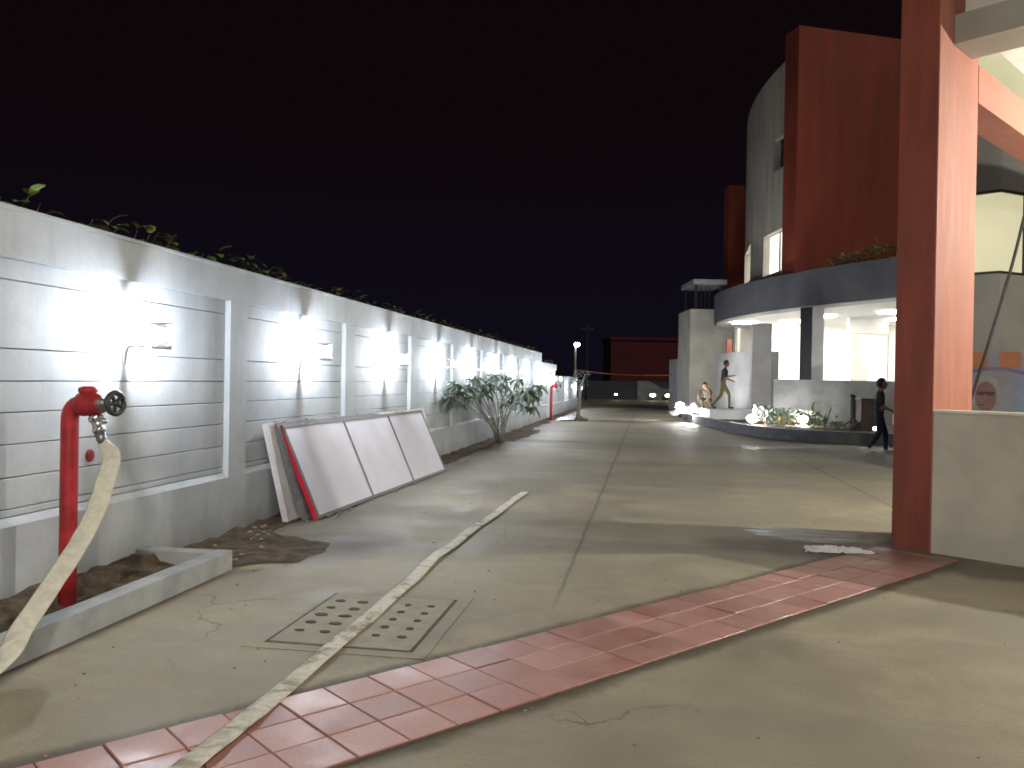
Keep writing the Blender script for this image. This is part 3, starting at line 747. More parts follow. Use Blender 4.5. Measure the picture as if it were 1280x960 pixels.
al = sorted(set([a_left, a_right]+[w[0] for w in wins]+[w[1] for w in wins]+[a_left+(a_right-a_left)*i/28 for i in range(29)]))
zl = sorted(set([4.5, TOP]+[w[2] for w in wins]+[w[3] for w in wins]))
bm = B()
def inwin(a, z): return any(w[0] < a < w[1] and w[2] < z < w[3] for w in wins)
for i in range(len(al)-1):
    for j in range(len(zl)-1):
        if inwin((al[i]+al[i+1])/2, (zl[j]+zl[j+1])/2): continue
        for rr, flip in ((AR, 0), (AR-.35, 1)):
            q = [bm.verts.new(arc_p(a, z, rr)) for a, z in ((al[i], zl[j]), (al[i+1], zl[j]), (al[i+1], zl[j+1]), (al[i], zl[j+1]))]
            bm.faces.new(q[::-1] if flip else q)
for i in range(len(al)-1):
    for z in (4.5, TOP): bm.faces.new([bm.verts.new(arc_p(a, z, r)) for a, r in ((al[i], AR), (al[i+1], AR), (al[i+1], AR-.35), (al[i], AR-.35))])
for a in (a_left, a_right): bm.faces.new([bm.verts.new(arc_p(a, z, r)) for z, r in ((4.5, AR), (TOP, AR), (TOP, AR-.35), (4.5, AR-.35))])
for w in wins:
    for a in (w[0], w[1]): bm.faces.new([bm.verts.new(arc_p(a, z, r)) for z, r in ((w[2], AR), (w[3], AR), (w[3], AR-.35), (w[2], AR-.35))])
    for z in (w[2], w[3]): bm.faces.new([bm.verts.new(arc_p(a, z, r)) for a, r in ((w[0], AR), (w[1], AR), (w[1], AR-.35), (w[0], AR-.35))])
bmesh.ops.remove_doubles(bm, verts=bm.verts, dist=.0005)
link('curved_wall', bm, mat('pale_curved_render', (.50, .475, .41), .8, .22, 1.0, bump=.2, bscale=30, stain=((.33, .31, .27), .5), stretch=(2, 2, .4)), bl)
for i, w in enumerate(wins):
    bm = B(); bm.faces.new([bm.verts.new(arc_p(a, z, AR-.28)) for a, z in ((w[0], w[2]), (w[1], w[2]), (w[1], w[3]), (w[0], w[3]))])
    r_ = bmesh.ops.solidify(bm, geom=bm.faces[:], thickness=.02)
    wo = link('window', bm, M['lit'] if i != 1 else M['darkglass'], bl)
    fb = B(); t_ = (w[1]-w[0])*.06
    for a, z in (((w[0]+w[1])/2, 0),):
        for (aa, bb, z0_, z1_) in ((a-t_/2, a+t_/2, w[2]+.04, w[3]-.04), (w[0], w[1], w[2], w[2]+.04), (w[0], w[1], w[3]-.04, w[3])):
            q = [arc_p(x_, z_, r_) for r_ in (AR-.22, AR-.26) for x_, z_ in ((aa, z0_), (bb, z0_), (bb, z1_), (aa, z1_))]
            vv = [fb.verts.new(p_) for p_ in q]
            for f_ in ((0, 1, 2, 3), (7, 6, 5, 4), (0, 4, 5, 1), (1, 5, 6, 2), (2, 6, 7, 3), (3, 7, 4, 0)): fb.faces.new([vv[k] for k in f_])
    link('window_frame', fb, M['white'] if i != 1 else M['dark'], wo)
# red panel
ra = arc_p(a_right, 0, AR); ra = flat(ra); rb = flat(W(18.5, 33.1)); rd = (rb-ra).normalized(); rn = Vector((-rd.y, rd.x, 0))
bm = B(); frame_box(bm, ra-rd*.05-rn*.12+Z*5.55, rd, rn, Z, (rb-ra).length, .9, 9.3); link('red_panel', bm, M['redpanel'], bl)
# red fin behind the silhouette, roof block
fa = flat(dep(907, 480, 44)); bm = B(); frame_box(bm, fa+Z*4.4, r0, fwd.cross(Z).cross(Z)*-1 if False else Vector((-sY, cY, 0)), Z, 1.5, 1.0, 7.6); link('red_fin', bm, M['redpanel'], bl)
# curved canopy
cc = catmull([flat(W(*q)) for q in ((10.3, 42), (9.35, 38.5), (9.42, 34.2), (10.25, 30.7), (12.05, 26.4), (13.9, 23.2), (16.5, 20.6))], 12)
back = [flat(W(26, 22)), flat(W(26, 42))]
bm = B(); prism(bm, cc+back, 4.34, 5.62); link('canopy', bm, M['fascia'], bl)
bm = B()
inner = [p+(flat(W(20, 34))-p).normalized()*.12 for p in cc]
prism(bm, inner+back, 4.22, 4.335); link('canopy_soffit', bm, M['white'], bl)
# plinth
pc = catmull([flat(W(*q)) for q in ((9.9, 41), (9.6, 37), (9.9, 34.0), (10.7, 31.4), (12.4, 28.6), (14.4, 26), (17, 23.5))], 8)
bm = B(); prism(bm, pc+back, -.05, .58); link('plinth', bm, M['greylow'], bl)
# lobby interior: back wall, lit glazing, piers, columns
def cam_panel(bm, u0_, u1_, v0_, v1_, d, th=.2):
    a = dep(u0_, v1_, d); b_ = dep(u1_, v1_, d); zt = dep(u0_, v0_, d).z
    dd_ = flat(b_-a); L = dd_.length; dd_.normalize()
    frame_box(bm, (a.x, a.y, a.z), dd_, Vector((-dd_.y, dd_.x, 0)), Z, L, th, zt-a.z)
bm = B(); cam_panel(bm, 945, 1230, 392, 506, 37.0); link('lobby_back_wall', bm, M['white'], bl)
for (a, b_, c, d) in ((964, 1001, 408, 500), (1027, 1066, 413, 500), (1084, 1108, 420, 500), (1120, 1180, 415, 500)):
    bm = B(); cam_panel(bm, a, b_, c, d, 36.6, .06); w = link('lit_glass_door', bm, M['lit'], bl)
    fb = B(); cam_panel(fb, a-1.5, a, c, d, 36.5, .05); cam_panel(fb, b_, b_+1.5, c, d, 36.5, .05); link('door_frame', fb, M['creamwall'], w)
for (u_, d_, wd_) in ((1014, 29.0, .55), (1150, 29.0, .55)):
    c = flat(dep(u_, 480, d_)); a1 = Vector((math.cos(.62), math.sin(.62), 0)); a2 = Vector((-a1.y, a1.x, 0))
    bm = B(); frame_box(bm, c-a1*wd_/2-a2*wd_/2+Z*.3, a1, a2, Z, wd_, wd_, 3.918); link('lobby_column', bm, M['greylow'], bl, bevel=.01)
    bm = B(); frame_box(bm, c-a1*(wd_/2+.022)-a2*(wd_/2-.01)+Z*.3, a1, a2, Z, .02, wd_-.02, 3.9); link('column_dark_face', bm, M['dark'], bl)  # thin dark layer over one face of the column
bm = B(); cam_panel(bm, 1062, 1110, 396, 416, 33.0, .3); link('ceiling_drop', bm, M['white'], bl)
bm = B(); cam_panel(bm, 1066, 1083, 415, 500, 34.5, .3); link('lobby_pier', bm, M['creamwall'], bl)
# ceiling light panels under the canopy
for (x_, d_) in ((12.0, 32.5), (13.8, 30.0), (15.6, 33.0), (14.5, 27.2), (12.0, 35.3), (17.0, 29.5), (10.2, 36.6)):
    bm = B(); c = W(x_, d_); box(bm, (c.x-.5, c.y-.5, 4.17), (c.x+.5, c.y+.5, 4.218)); link('ceiling_light', bm, M['ceil'], bl)
# curved grey stair wall in two heights
sw = catmull([flat(W(*q)) for q in ((8.95, 36.5), (8.85, 34.8), (9.0, 33.2), (9.55, 32.2), (10.2, 31.9))], 8)
def ribbon(bm, pts, z0, z1, th):
    for i in range(len(pts)-1):
        a, b_ = pts[i], pts[i+1]; d = (b_-a).normalized(); n = Vector((d.y, -d.x, 0))*-1
        frame_box(bm, Vector((a.x, a.y, z0)), d, n, Z, (b_-a).length+.002, th, z1-z0)
bm = B()
def strip_wall(bm, pts, z0, z1, th):
    outp = []; inp = []
    for i, p in enumerate(pts):
        d = (pts[min(i+1, len(pts)-1)]-pts[max(i-1, 0)]).normalized(); n = Vector((-d.y, d.x, 0))
        outp.append(p); inp.append(p+n*th)
    prism(bm, outp+inp[::-1], z0, z1)
strip_wall(bm, sw, .3, 2.78, .22); link('stair_wall', bm, M['greylow'], bl)
bm = B(); cam_panel(bm, 939, 963, 404, 512, 31.7, .3); link('tall_pier', bm, M['greylow'], bl)
bm = B(); cam_panel(bm, 918, 940, 404, 470, 39, .25); link('stair_back_wall', bm, M['creamwall'], bl)
bm = B(); cam_panel(bm, 921.5, 925, 410, 442, 38, .1); link('lit_strip', bm, M['lit_cream'], bl)
bm = B(); cam_panel(bm, 908.5, 914.5, 424, 444, 37.8, .12); link('orange_post', bm, M['column'], bl)
# cream side block with a roof pergola
cb = thing('cream_block', W(9.6, 43), 'cream rendered side block with a dark roof pergola beside the curved canopy', 'building')
bm = B(); a = flat(dep(861.5, 480, 42)); frame_box(bm, a-Z*.05, r0, Vector((-sY, cY, 0)), Z, 2.6, 3.0, 5.3); link('wall', bm, M['creamwall'], cb, bevel=.02)
for (du, dd_) in ((.25, .2), (.25, 2.6), (1.5, .2), (1.5, 2.6)):
    bm = B(); frame_box(bm, a+r0*du+Vector((-sY, cY, 0))*dd_+Z*5.25, r0, Vector((-sY, cY, 0)), Z, .09, .09, 1.25); link('pergola_post', bm, M['dark'], cb)
for k in range(4):
    bm = B(); frame_box(bm, a+r0*(.45+.2*k)+Vector((-sY, cY, 0))*.6+Z*5.25, r0, Vector((-sY, cY, 0)), Z, .03, .03, 1.25); link('railing_bar', bm, M['dark'], cb)
bm = B(); frame_box(bm, a+r0*.12+Z*6.5, r0, Vector((-sY, cY, 0)), Z, 1.7, 3.0, .26); link('pergola_roof', bm, M['greylow'], cb, bevel=.02)
gb = thing('gate_cabin', W(9, 46), 'small grey box cabin with a white lit vertical strip left of the cream block', 'cabin')
bm = B(); a = flat(dep(845, 480, 45)); frame_box(bm, a-Z*.05, r0, Vector((-sY, cY, 0)), Z, 1.1, 2.0, 2.85); link('wall', bm, M['greylow'], gb, bevel=.02)
bm = B(); frame_box(bm, a+r0*.22-Vector((-sY, cY, 0))*.06+Z*.45, r0, Vector((-sY, cY, 0)), Z, .24, .05, 1.85); link('lit_strip', bm, M['tube'], gb)

# garden bed kerb, planter wall, plants, ground floodlights
kp = [gnd(*q) for q in ((1200, 562), (1111, 556), (1040, 553), (962, 547.5), (905, 537), (872, 529), (857, 523), (862, 517))]
kc = catmull([flat(p) for p in kp], 8)
t = thing('garden_kerb', flat(kp[3]), 'dark grey curved kerb edging the garden bed below the canopy', 'kerb')
bm = B(); strip_wall(bm, [p for p in kc][::-1], -.05, .30, -.18)
bmesh.ops.recalc_face_normals(bm, faces=bm.faces); link('kerb_stone', bm, M['kerbdark'], t, bevel=0)
bm = B(); prism(bm, [p+Vector((0.05, .16, 0)) for p in kc]+[flat(W(10.4, 33)), flat(W(13.5, 29)), flat(W(16.5, 25))], -.05, .22)
struct('garden_soil', bm, M['soil'])
t = thing('planter_wall', dep(1040, 525, 28), 'grey rendered garden wall standing in front of the bright lobby', 'wall')
bm = B(); cam_panel(bm, 965.5, 1190, 474, 538, 28.0, .2); link('wall_body', bm, M['dimgrey'], t, bevel=.01)
def floodlight(u, v, d, label, r=.14):
    c = dep(u, v, d); t = thing('ground_floodlight', (c.x, c.y, .2), label, 'floodlight', 'floodlights on the garden bed')
    bm = B(); box(bm, (c.x-.05, c.y-.04, .15), (c.x+.05, c.y+.04, c.z-r*.6)); link('stake', bm, M['dark'], t)
    bm = B(); frame_box(bm, c+Vector((-r*.5, .0, -r*.8)), X, Y, Z, r, .10, r*.5); link('housing', bm, M['dark'], t, bevel=.008)
    lens = B(); ball(lens, c+Vector((0, -.02, .0)), r*.95, (1, .8, .75), 2); link('lens', lens, M['glow'], t, smooth=True)
floodlight(940, 523, 26.2, 'glaring floodlight at the left end of the garden plants', .17)
floodlight(1003, 524, 26.2, 'glaring floodlight among the middle of the garden plants', .17)
floodlight(1094, 536, 22.6, 'small white lamp on the kerb beside the walking person', .06)
floodlight(850, 507, 33, 'leftmost glaring floodlight at the bed end by the road', .18)
floodlight(863, 513, 31.4, 'brightest wide floodlight between the crouching person and the road', .15)
def low_plant(u, d, h, n, L, m_, label, name='garden_shrub'):
    c = flat(dep(u, 480, d)); t = thing(name, c+Z*.2, label, 'shrub', 'plants in the garden bed'); fo = B(); st = B()
    for k in range(n):
        p = c+Vector((random.uniform(-.45, .45), random.uniform(-.3, .3), random.uniform(.25, h)))
        leaf(fo, p, rdir(0, 1), L*random.uniform(.7, 1.3), L*.32, .6)
    for k in range(6): tube(st, [c+Vector((0, 0, .1)), c+Vector((random.uniform(-.35, .35), random.uniform(-.2, .2), h))], [.012, .006], 5)
    link('stem', st, M['bark'], t); link('foliage', fo, m_, t)
low_plant(960, 26.4, .75, 110, .24, M['leaf'], 'dark green shrub just right of the left floodlight')
low_plant(978, 26.2, .7, 110, .24, M['leaf'], 'dark green shrub just left of the middle floodlight')
low_plant(1016, 25.6, .62, 90, .22, M['shrub'], 'yellow green shrub lit by the middle floodlight')
low_plant(1030, 25.4, .85, 60, .20, M['shrub'], 'taller thin yellow green shrub right of the middle floodlight')
low_plant(990, 25.8, .5, 60, .2, M['yellowleaf'], 'low yellow leaved plant left beside the middle floodlight')
low_plant(1047, 24.6, .45, 60, .2, M['leaf'], 'small dark plant left of the black post')
low_plant(1056, 24.4, .4, 50, .2, M['leaf'], 'low dark plant at the foot of the black post')
# plants on top of the canopy edge
for k, (u_, d_) in enumerate(((1048, 28.9), (1062, 28.4), (1078, 27.9), (1094, 27.4), (1108, 27.0))):
    c = dep(u_, 330, d_); c.z = 5.62; t = thing('canopy_plant', c, ['dark low plant on the canopy, leftmost of five before the red panel', 'second dark plant from the left on the canopy edge', 'middle dark plant on the canopy edge before the red panel', 'fourth dark plant on the canopy edge, near the column', 'last dark plant on the canopy edge, right beside the red column'][k], 'plant', 'plants on the canopy edge')
    fo = B()
    for j in range(60): leaf(fo, c+Vector((random.uniform(-.35, .35), random.uniform(-.2, .2), random.uniform(0, .3+.06*k))), rdir(0, 1), .2, .07, .6)
    link('foliage', fo, M['creeper'], t)

# dark post and box beside the planter wall
t = thing('bollard_post', dep(1066, 530, 24.6), 'black upright post in front of the planter wall', 'post')
c = flat(dep(1066.5, 480, 24.6)); bm = B(); tube(bm, [c+Z*.15, c+Z*1.17], .085, 14); link('shaft', bm, M['dark'], t, smooth=False)
bm = B(); lathe(bm, c+Z*1.17, Z, [(0, .095), (.05, .095), (.09, .05), (.1, .0)], 14); link('cap', bm, M['dark'], t)
t = thing('storage_box', dep(1086, 538, 24), 'dark brown upright box between the black post and the walking person', 'box')
bm = B(); a = dep(1077, 480, 24); a.z = .18; frame_box(bm, a, r0, Vector((-sY, cY, 0)), Z, .46, .4, .93); link('body', bm, mat('dark_brown_board', (.035, .022, .018), .7), t, bevel=.015)
bm = B(); frame_box(bm, a-r0*.015+Z*.935, r0, Vector((-sY, cY, 0)), Z, .49, .42, .04); link('lid', bm, M['dark'], t, bevel=.008)
# plastic sheets
def crumple(c, rx, ry, h, label, cat, name, m_, seed, dep2=None):
    bm = B(); bmesh.ops.create_grid(bm, x_segments=26, y_segments=22, size=1)
    for v in bm.verts:
        x_, y_ = v.co.x, v.co.y; r = max(abs(x_), abs(y_)); e = math.sqrt(x_*x_+y_*y_)
        k = 1+.25*mnoise.noise((x_*1.5+seed, y_*1.5, 1))
        zz = h*max(0, 1-e*.8)*(.6+.9*abs(mnoise.noise((x_*2.5+seed, y_*2.5, 2))))+.03*abs(mnoise.noise((x_*7, y_*7, seed)))
        v.co = Vector((c[0]+x_*rx*k, c[1]+y_*ry*k, c[2]+.006+zz))
    return tag(link(name, bm, m_, smooth=True), label, cat)
c = gnd(893, 528); crumple((c.x, c.y+.5, .24), .55, .7, .4, 'crumpled white plastic sheet heaped on the garden kerb end', 'sheet', 'plastic_sheet', M['plastic'], 4)
c = gnd(912, 524); crumple((c.x+.1, c.y-.2, .26), .35, .5, .32, 'small white bag on the bed beside the striding person', 'bag', 'plastic_bag', M['plastic'], 9)
c = dep(862, 514, 32.6); crumple((c.x, c.y, .24), .75, .8, .55, 'white plastic sheet heap added to spread the glare behind the two leftmost floodlights', 'sheet', 'plastic_sheet', M['plastic'], 33)  # sheet added so the floodlight glare gets an uneven outline
c = gnd(1045, 689); crumple((c.x, c.y, 0), .27, .13, .035, 'small white crumpled patch standing in for a wet glint beside the red column', 'sheet', 'glint_sheet', M['plastic'], 51)  # crumpled white sheet standing in for a bright glint on wet ground
c = gnd(712, 525); crumple((c.x, c.y, 0), .45, .8, .22, 'crumpled white sheet lying on the pavement near the far wall', 'sheet', 'plastic_sheet', M['plastic'], 14)
c = gnd(725, 526); crumple((c.x, c.y, 0), .30, .5, .22, 'dark rubble heap beside the white sheet near the far wall', 'rubble', 'rubble_heap', M['soil'], 21)

# thin tree stem with a small crown near the far wall
c = gnd(722, 521); t = thing('sapling_tree', c, 'dark thin sapling with bare leaning stem beside the far white sheet', 'tree')
bm = B(); tube(bm, catmull([c-Z*.05, c+Vector((.06, 0, .6)), c+Vector((.1, 0, 1.2)), c+Vector((.25, .05, 1.7))], 4), [.09-.004*k for k in range(13)], 8)
tube(bm, [c+Vector((.08, 0, 1.0)), c+Vector((-.12, 0, 1.6))], [.03, .015], 6); link('trunk', bm, M['bark'], t)
fo = B()
for j in range(60): leaf(fo, c+Vector((random.uniform(-.2, .45), random.uniform(-.3, .3), random.uniform(1.3, 1.95))), rdir(-.2, .8), .16, .06, .7)
link('crown', fo, M['leaf'], t)

# ------------------------------------------------------------------ far end of the road
def street_lamp():
    b0 = flat(dep(718.5, 480, 60)); top = dep(720, 431, 60).z
    t = thing('street_lamp', b0, 'slim street lamp with a lit white head beyond the end of the wall', 'street lamp')
    bm = B(); tube(bm, [b0-Z*.05, b0+Z*1.5, b0+Z*(top-.1)], [.11, .09, .075], 10); link('pole', bm, M['pole'], t)
    bm = B(); tube(bm, [b0+Z*(top-.12), b0+Z*(top+.02)+X*.12, b0+Z*(top+.06)+X*.3], .05, 8); link('arm', bm, M['pole'], t)
    bm = B(); ball(bm, b0+Z*(top+.02)+Vector((.12, -.1, 0)), .18, (1.15, 1, .75), 2); link('lamp_head', bm, emis('street_lamp_lens', (1, .97, .95), 22), t, smooth=True)
    return b0
b0 = street_lamp()
c = flat(dep(733, 480, 66)); t = thing('utility_pole', c, 'tall dark utility pole just right of the lit street lamp', 'pole')
bm = B(); tube(bm, [c-Z*.05, c+Z*6.1], [.12, .09], 8); link('pole', bm, M['dark'], t)
bm = B(); frame_box(bm, c+Vector((-.5, -.05, 5.6)), X, Y, Z, 1.0, .1, .1); link('cross_arm', bm, M['dark'], t)
a, b_ = dep(722, 463, 59.8), dep(846, 469, 45.5)
bm = B(); tube(bm, [a.lerp(b_, k/16)-Z*.35*math.sin(PI*k/16)*.4 for k in range(17)], .035, 6)
tag(link('barrier_rope', bm, M['rope']), 'thin orange rope stretched across the far end from lamp pole to cabin', 'rope')
rb_ = thing('red_building', W(15, 96), 'dim dark red building far beyond the end of the road', 'building')
a = flat(dep(763, 480, 95)); bm = B(); frame_box(bm, a-Z*.1, r0, Vector((-sY, cY, 0)), Z, 11.5, 8, 6.4); link('wall', bm, M['farred'], rb_)
bm = B(); frame_box(bm, a-r0*.2-Vector((-sY, cY, 0))*.2+Z*6.3, r0, Vector((-sY, cY, 0)), Z, 11.9, 8.4, .35); link('roof_edge', bm, M['faredge'], rb_)
for k in range(4):
    for z_ in (1.6, 4.2):
        bm = B(); frame_box(bm, a+r0*(1.1+2.6*k)-Vector((-sY, cY, 0))*.05+Z*z_, r0, Vector((-sY, cY, 0)), Z, 1.3, .04, 1.3); link('window', bm, M['faredge'], rb_)
t = thing('end_wall', W(9, 72), 'dark low wall closing the far end of the road', 'wall')
a = flat(dep(700, 480, 72)); bm = B(); frame_box(bm, a-Z*.1, r0, Vector((-sY, cY, 0)), Z, 12.5, .25, 1.6); link('wall_body', bm, M['navy'], t)
bm = B(); frame_box(bm, a-Vector((-sY, cY, 0))*.02+Z*1.502, r0, Vector((-sY, cY, 0)), Z, 12.5, .3, .08); link('coping', bm, M['navy'], t)
t = thing('gate_wall', W(11.5, 70), 'grey gate wall with a curved top at the far end of the road', 'wall')
a = flat(dep(797, 480, 69)); n_ = 16; pr = []
for k in range(n_+1):
    f = k/n_; pr.append((f*3.0, 1.62 if f < .25 else 1.0+.62*(.5+.5*math.cos(PI*min(1, (f-.25)/.5)))))
bm = B(); dq = Vector((-sY, cY, 0))
for (x0_, h0), (x1_, h1) in zip(pr, pr[1:]):
    v = [a+r0*x_+dq*y_+Z*h for y_ in (0, .25) for x_, h in ((x0_, -.1), (x1_, -.1), (x1_, h1), (x0_, h0))]
    vv = [bm.verts.new(q) for q in v]
    for f_ in ((0, 1, 2, 3), (7, 6, 5, 4), (3, 2, 6, 7)): bm.faces.new([vv[k] for k in f_])
bmesh.ops.remove_doubles(bm, verts=bm.verts, dist=.001); link('wall_body', bm, M['dimgrey'], t)
for (u_, v_, col, l_) in ((770, 493, (1, 1, 1), 'leftmost small white lamp on the dark end wall'), (816, 494, (1, .98, .95), 'white oval lamp in the middle of the curved gate wall'), (835, 494.5, (.85, 1, .6), 'greenish oval lamp at the right end of the gate wall')):
    c = dep(u_, v_, 68.6); t = thing('bulkhead_lamp', c, l_, 'wall lamp', 'small lamps at the far end'); big = .16 if u_ > 800 else .09
    bm = B(); ball(bm, c, big, (1.5, .5, .8), 2); link('lens', bm, emis('bulkhead_lens', col, 5), t, smooth=True)
    bm = B(); frame_box(bm, c+Vector((-big*1.7, .05, -big)), X, Y, Z, big*3.4, .12, 2*big); link('housing', bm, M['dark'], t)

# ------------------------------------------------------------------ people
def person(loc, facing, J, parts, label, hair_m, head, skin_m, shoes_m):
    """J: joints (side, forward, up); parts: chains of (joint, radius) with a material; grown as one skinned body"""
    t = thing('person', loc, label, 'person')
    fx_, fy_ = math.sin(facing), math.cos(facing)
    def Wp(j): s_, f_, u_ = J[j]; return Vector((loc[0]+s_*fy_+f_*fx_, loc[1]-s_*fx_+f_*fy_, loc[2]+u_))
    names = list(J.keys()); idx = {k: i for i, k in enumerate(names)}
    edges = []; rad = {}; em = []
    for chain, mi in parts:
        for (a, ra_), (b_, rb2) in zip(chain, chain[1:]):
            edges.append((idx[a], idx[b_])); em.append((Wp(a), Wp(b_), mi))
            rad.setdefault(a, ra_); rad.setdefault(b_, rb2)
    me = bpy.data.meshes.new('body'); me.from_pydata([Wp(k) for k in names], edges, []); 
    o = bpy.data.objects.new('body', me); COL.objects.link(o)
    sk = o.modifiers.new('s', 'SKIN'); sk.use_smooth_shade = True; sk.branch_smoothing = .6
    for i, k in enumerate(names):
        d = me.skin_vertices[0].data[i]; r = rad.get(k, .05); d.radius = (r, r) if not isinstance(r, tuple) else r; d.use_root = (k == 'pelvis')
    ss = o.modifiers.new('u', 'SUBSURF'); ss.levels = 2; ss.render_levels = 2
    bpy.context.view_layer.update()
    dg = bpy.context.evaluated_depsgraph_get(); nm = bpy.data.meshes.new_from_object(o.evaluated_get(dg))
    o.modifiers.clear(); o.data = nm; nm.materials.clear()
    mats = [skin_m[0]]+skin_m[1:]
    for q in mats: nm.materials.append(q)
    for p_ in nm.polygons:
        c = p_.center; best = None
        for a, b_, mi in em:
            ab = b_-a; tt = max(0, min(1, (c-a).dot(ab)/max(ab.length_squared, 1e-9))); d = (a+ab*tt-c).length
            if best is None or d < best[0]: best = (d, mi)
        p_.material_index = best[1]; p_.use_smooth = True
    # head joined in: skull, nose, ears, eyes
    bm = B(); bm.from_mesh(nm)
    hc = Wp('head'); ff = Vector((fx_, fy_, 0)); sd = Vector((fy_, -fx_, 0)); n0 = len(bm.faces); bm.faces.ensure_lookup_table()
    def add(c, r, sc, mi):
        q = bmesh.ops.create_icosphere(bm, subdivisions=2, radius=r)
        for v in q['verts']: v.co = hc+sd*(v.co.x*sc[0]+c[0])+ff*(v.co.y*sc[1]+c[1])+Z*(v.co.z*sc[2]+c[2])
        for f_ in {f_ for v in q['verts'] for f_ in v.link_faces}: f_.material_index = mi; f_.smooth = True
    add((0, 0, 0), .105, (.74, .9, 1.08), 0); add((0, .035, -.055), .07, (.8, .8, .85), 0)
    add((0, .105, -.015), .017, (.8, 1.0, 1.5), 0)
    for sg in (-1, 1): add((sg*.08, -.005, -.01), .024, (.35, .7, 1.1), 0); add((sg*.032, .088, .018), .010, (1.2, .6, .7), 4)
    add((0, .093, -.062), .012, (1.9, .5, .4), 4)
    bm.to_mesh(nm); bm.free()
    o.data.name = 'body'; put_in(o, t)
    bm = B(); q = bmesh.ops.create_icosphere(bm, subdivisions=3, radius=.118)
    for v in q['verts']:
        k = 1+.05*mnoise.noise(v.co*30)
        v.co = Vector((v.co.x*.78*k, v.co.y*.93*k-.012, v.co.z*1.06*k+.02))
    kill = [v for v in bm.verts if (v.co.y > .02 and v.co.z < .055) or v.co.z < -.075]
    bmesh.ops.delete(bm, geom=kill, context='VERTS')
    for v in bm.verts: v.co = hc+sd*v.co.x+ff*v.co.y+Z*v.co.z
    link('hair', bm, hair_m, t, smooth=True)
    return t
def hand(J, parts, side, wrist, d=(0, .0, -1)):
    """palm, four fingers and a thumb rooted inside the palm"""
    w = Vector(J[wrist]); d = Vector(d).normalized(); sgn = 1 if side == 'R' else -1
    J['palm'+side] = tuple(w+d*.07); parts.append(([(wrist, .026), ('palm'+side, .034)], 0))
    for k in range(4):
        off = Vector((0, (k-1.5)*.02, 0)); L = (.07, .08, .075, .058)[3-k]
        a, b_ = 'f%d%sa' % (k, side), 'f%d%sb' % (k, side)
        J[a] = tuple(w+d*(.085+L*.5)+off); J[b_] = tuple(w+d*(.085+L)+off+Vector((-sgn*.018, .004, 0)))
        parts.append(([('palm'+side, .034), (a, .0095), (b_, .008)], 0))
    J['th'+side] = tuple(w+d*.075+Vector((-sgn*.01, .045, 0))); parts.append(([(wrist, .026), ('th'+side, .011)], 0))
def body(J, extra=True):
    P = [([('pelvis', .135), ('waist', .125), ('chest', .15), ('neckb', .085)], 1), ([('neckb', .085), ('neck', .052), ('head', .07)], 0)]
    for s_ in 'LR':
        P.append(([('chest', .15), ('sh'+s_, .075), ('el'+s_, .05)], 1)); P.append(([('el'+s_, .05), ('wr'+s_, .033)], 0))
        P.append(([('pelvis', .135), ('hip'+s_, .10), ('kn'+s_, .068), ('an'+s_, .05)], 2)); P.append(([('an'+s_, .05), ('heel'+s_, .045), ('toe'+s_, .036)], 3))
        hand(J, P, s_, 'wr'+s_, tuple(Vector(J['wr'+s_])-Vector(J['el'+s_])))
    return P
# striding person (olive trousers) on the bed
J = dict(pelvis=(0, 0, .96), waist=(0, .03, 1.12), chest=(0, .07, 1.34), neckb=(0, .08, 1.47), neck=(0, .10, 1.54), head=(0, .13, 1.66),
         shL=(-.19, .06, 1.42), elL=(-.24, .18, 1.18), wrL=(-.16, .40, 1.22), shR=(.19, .06, 1.42), elR=(.25, -.02, 1.15), wrR=(.22, .22, 1.05),
         hipL=(-.10, .02, .92), knL=(-.11, .28, .56), anL=(-.11, .30, .12), heelL=(-.11, .27, .05), toeL=(-.12, .47, .04),
         hipR=(.10, -.02, .92), knR=(.11, -.10, .50), anR=(.11, -.42, .16), heelR=(.11, -.46, .08), toeR=(.12, -.27, .035))
pp = dep(903, 511, 30.5)
bm = B(); a = flat(dep(888, 480, 30.0)); frame_box(bm, a, r0, Vector((-sY, cY, 0)), Z, 1.6, 1.6, pp.z-.01)
tag(link('concrete_step', bm, M['greylow'], bevel=.02), 'low grey concrete step in front of the curved stair wall', 'step')
person((pp.x, pp.y, pp.z-.005), math.radians(75), J, body(J), 'person striding on the bed in dark top and olive trousers by the curved grey wall', M['hair'], None, [M['skin'], M['shirt_dark'], M['trousers_olive'], M['shoe'], M['hair']], None)
# crouching person
J = dict(pelvis=(0, -.12, .40), waist=(0, -.04, .54), chest=(0, .12, .72), neckb=(0, .19, .83), neck=(0, .23, .88), head=(0, .30, .97),
         shL=(-.19, .15, .79), elL=(-.24, .32, .58), wrL=(-.14, .50, .40), shR=(.19, .15, .79), elR=(.24, .32, .58), wrR=(.14, .52, .42),
         hipL=(-.10, -.10, .38), knL=(-.16, .30, .50), anL=(-.13, .05, .12), heelL=(-.13, .01, .05), toeL=(-.15, .22, .04),
         hipR=(.10, -.10, .38), knR=(.16, .32, .46), anR=(.13, .07, .12), heelR=(.13, .03, .05), toeR=(.15, .24, .04))
pp = dep(884, 513, 32.5); pp.z = .45
bm = B(); a = flat(dep(868, 480, 32.2)); frame_box(bm, a, r0, Vector((-sY, cY, 0)), Z, .93, 1.3, .45)
tag(link('concrete_step', bm, M['greylow'], bevel=.02), 'lower grey concrete step under the crouching person', 'step')
person((pp.x, pp.y, .445), math.radians(205), J, body(J), 'person crouching with bare tan arms behind the bright floodlight', M['hair'], None, [M['tanned'], M['shirt_olive'], M['shirt_olive'], M['shoe'], M['hair']], None)
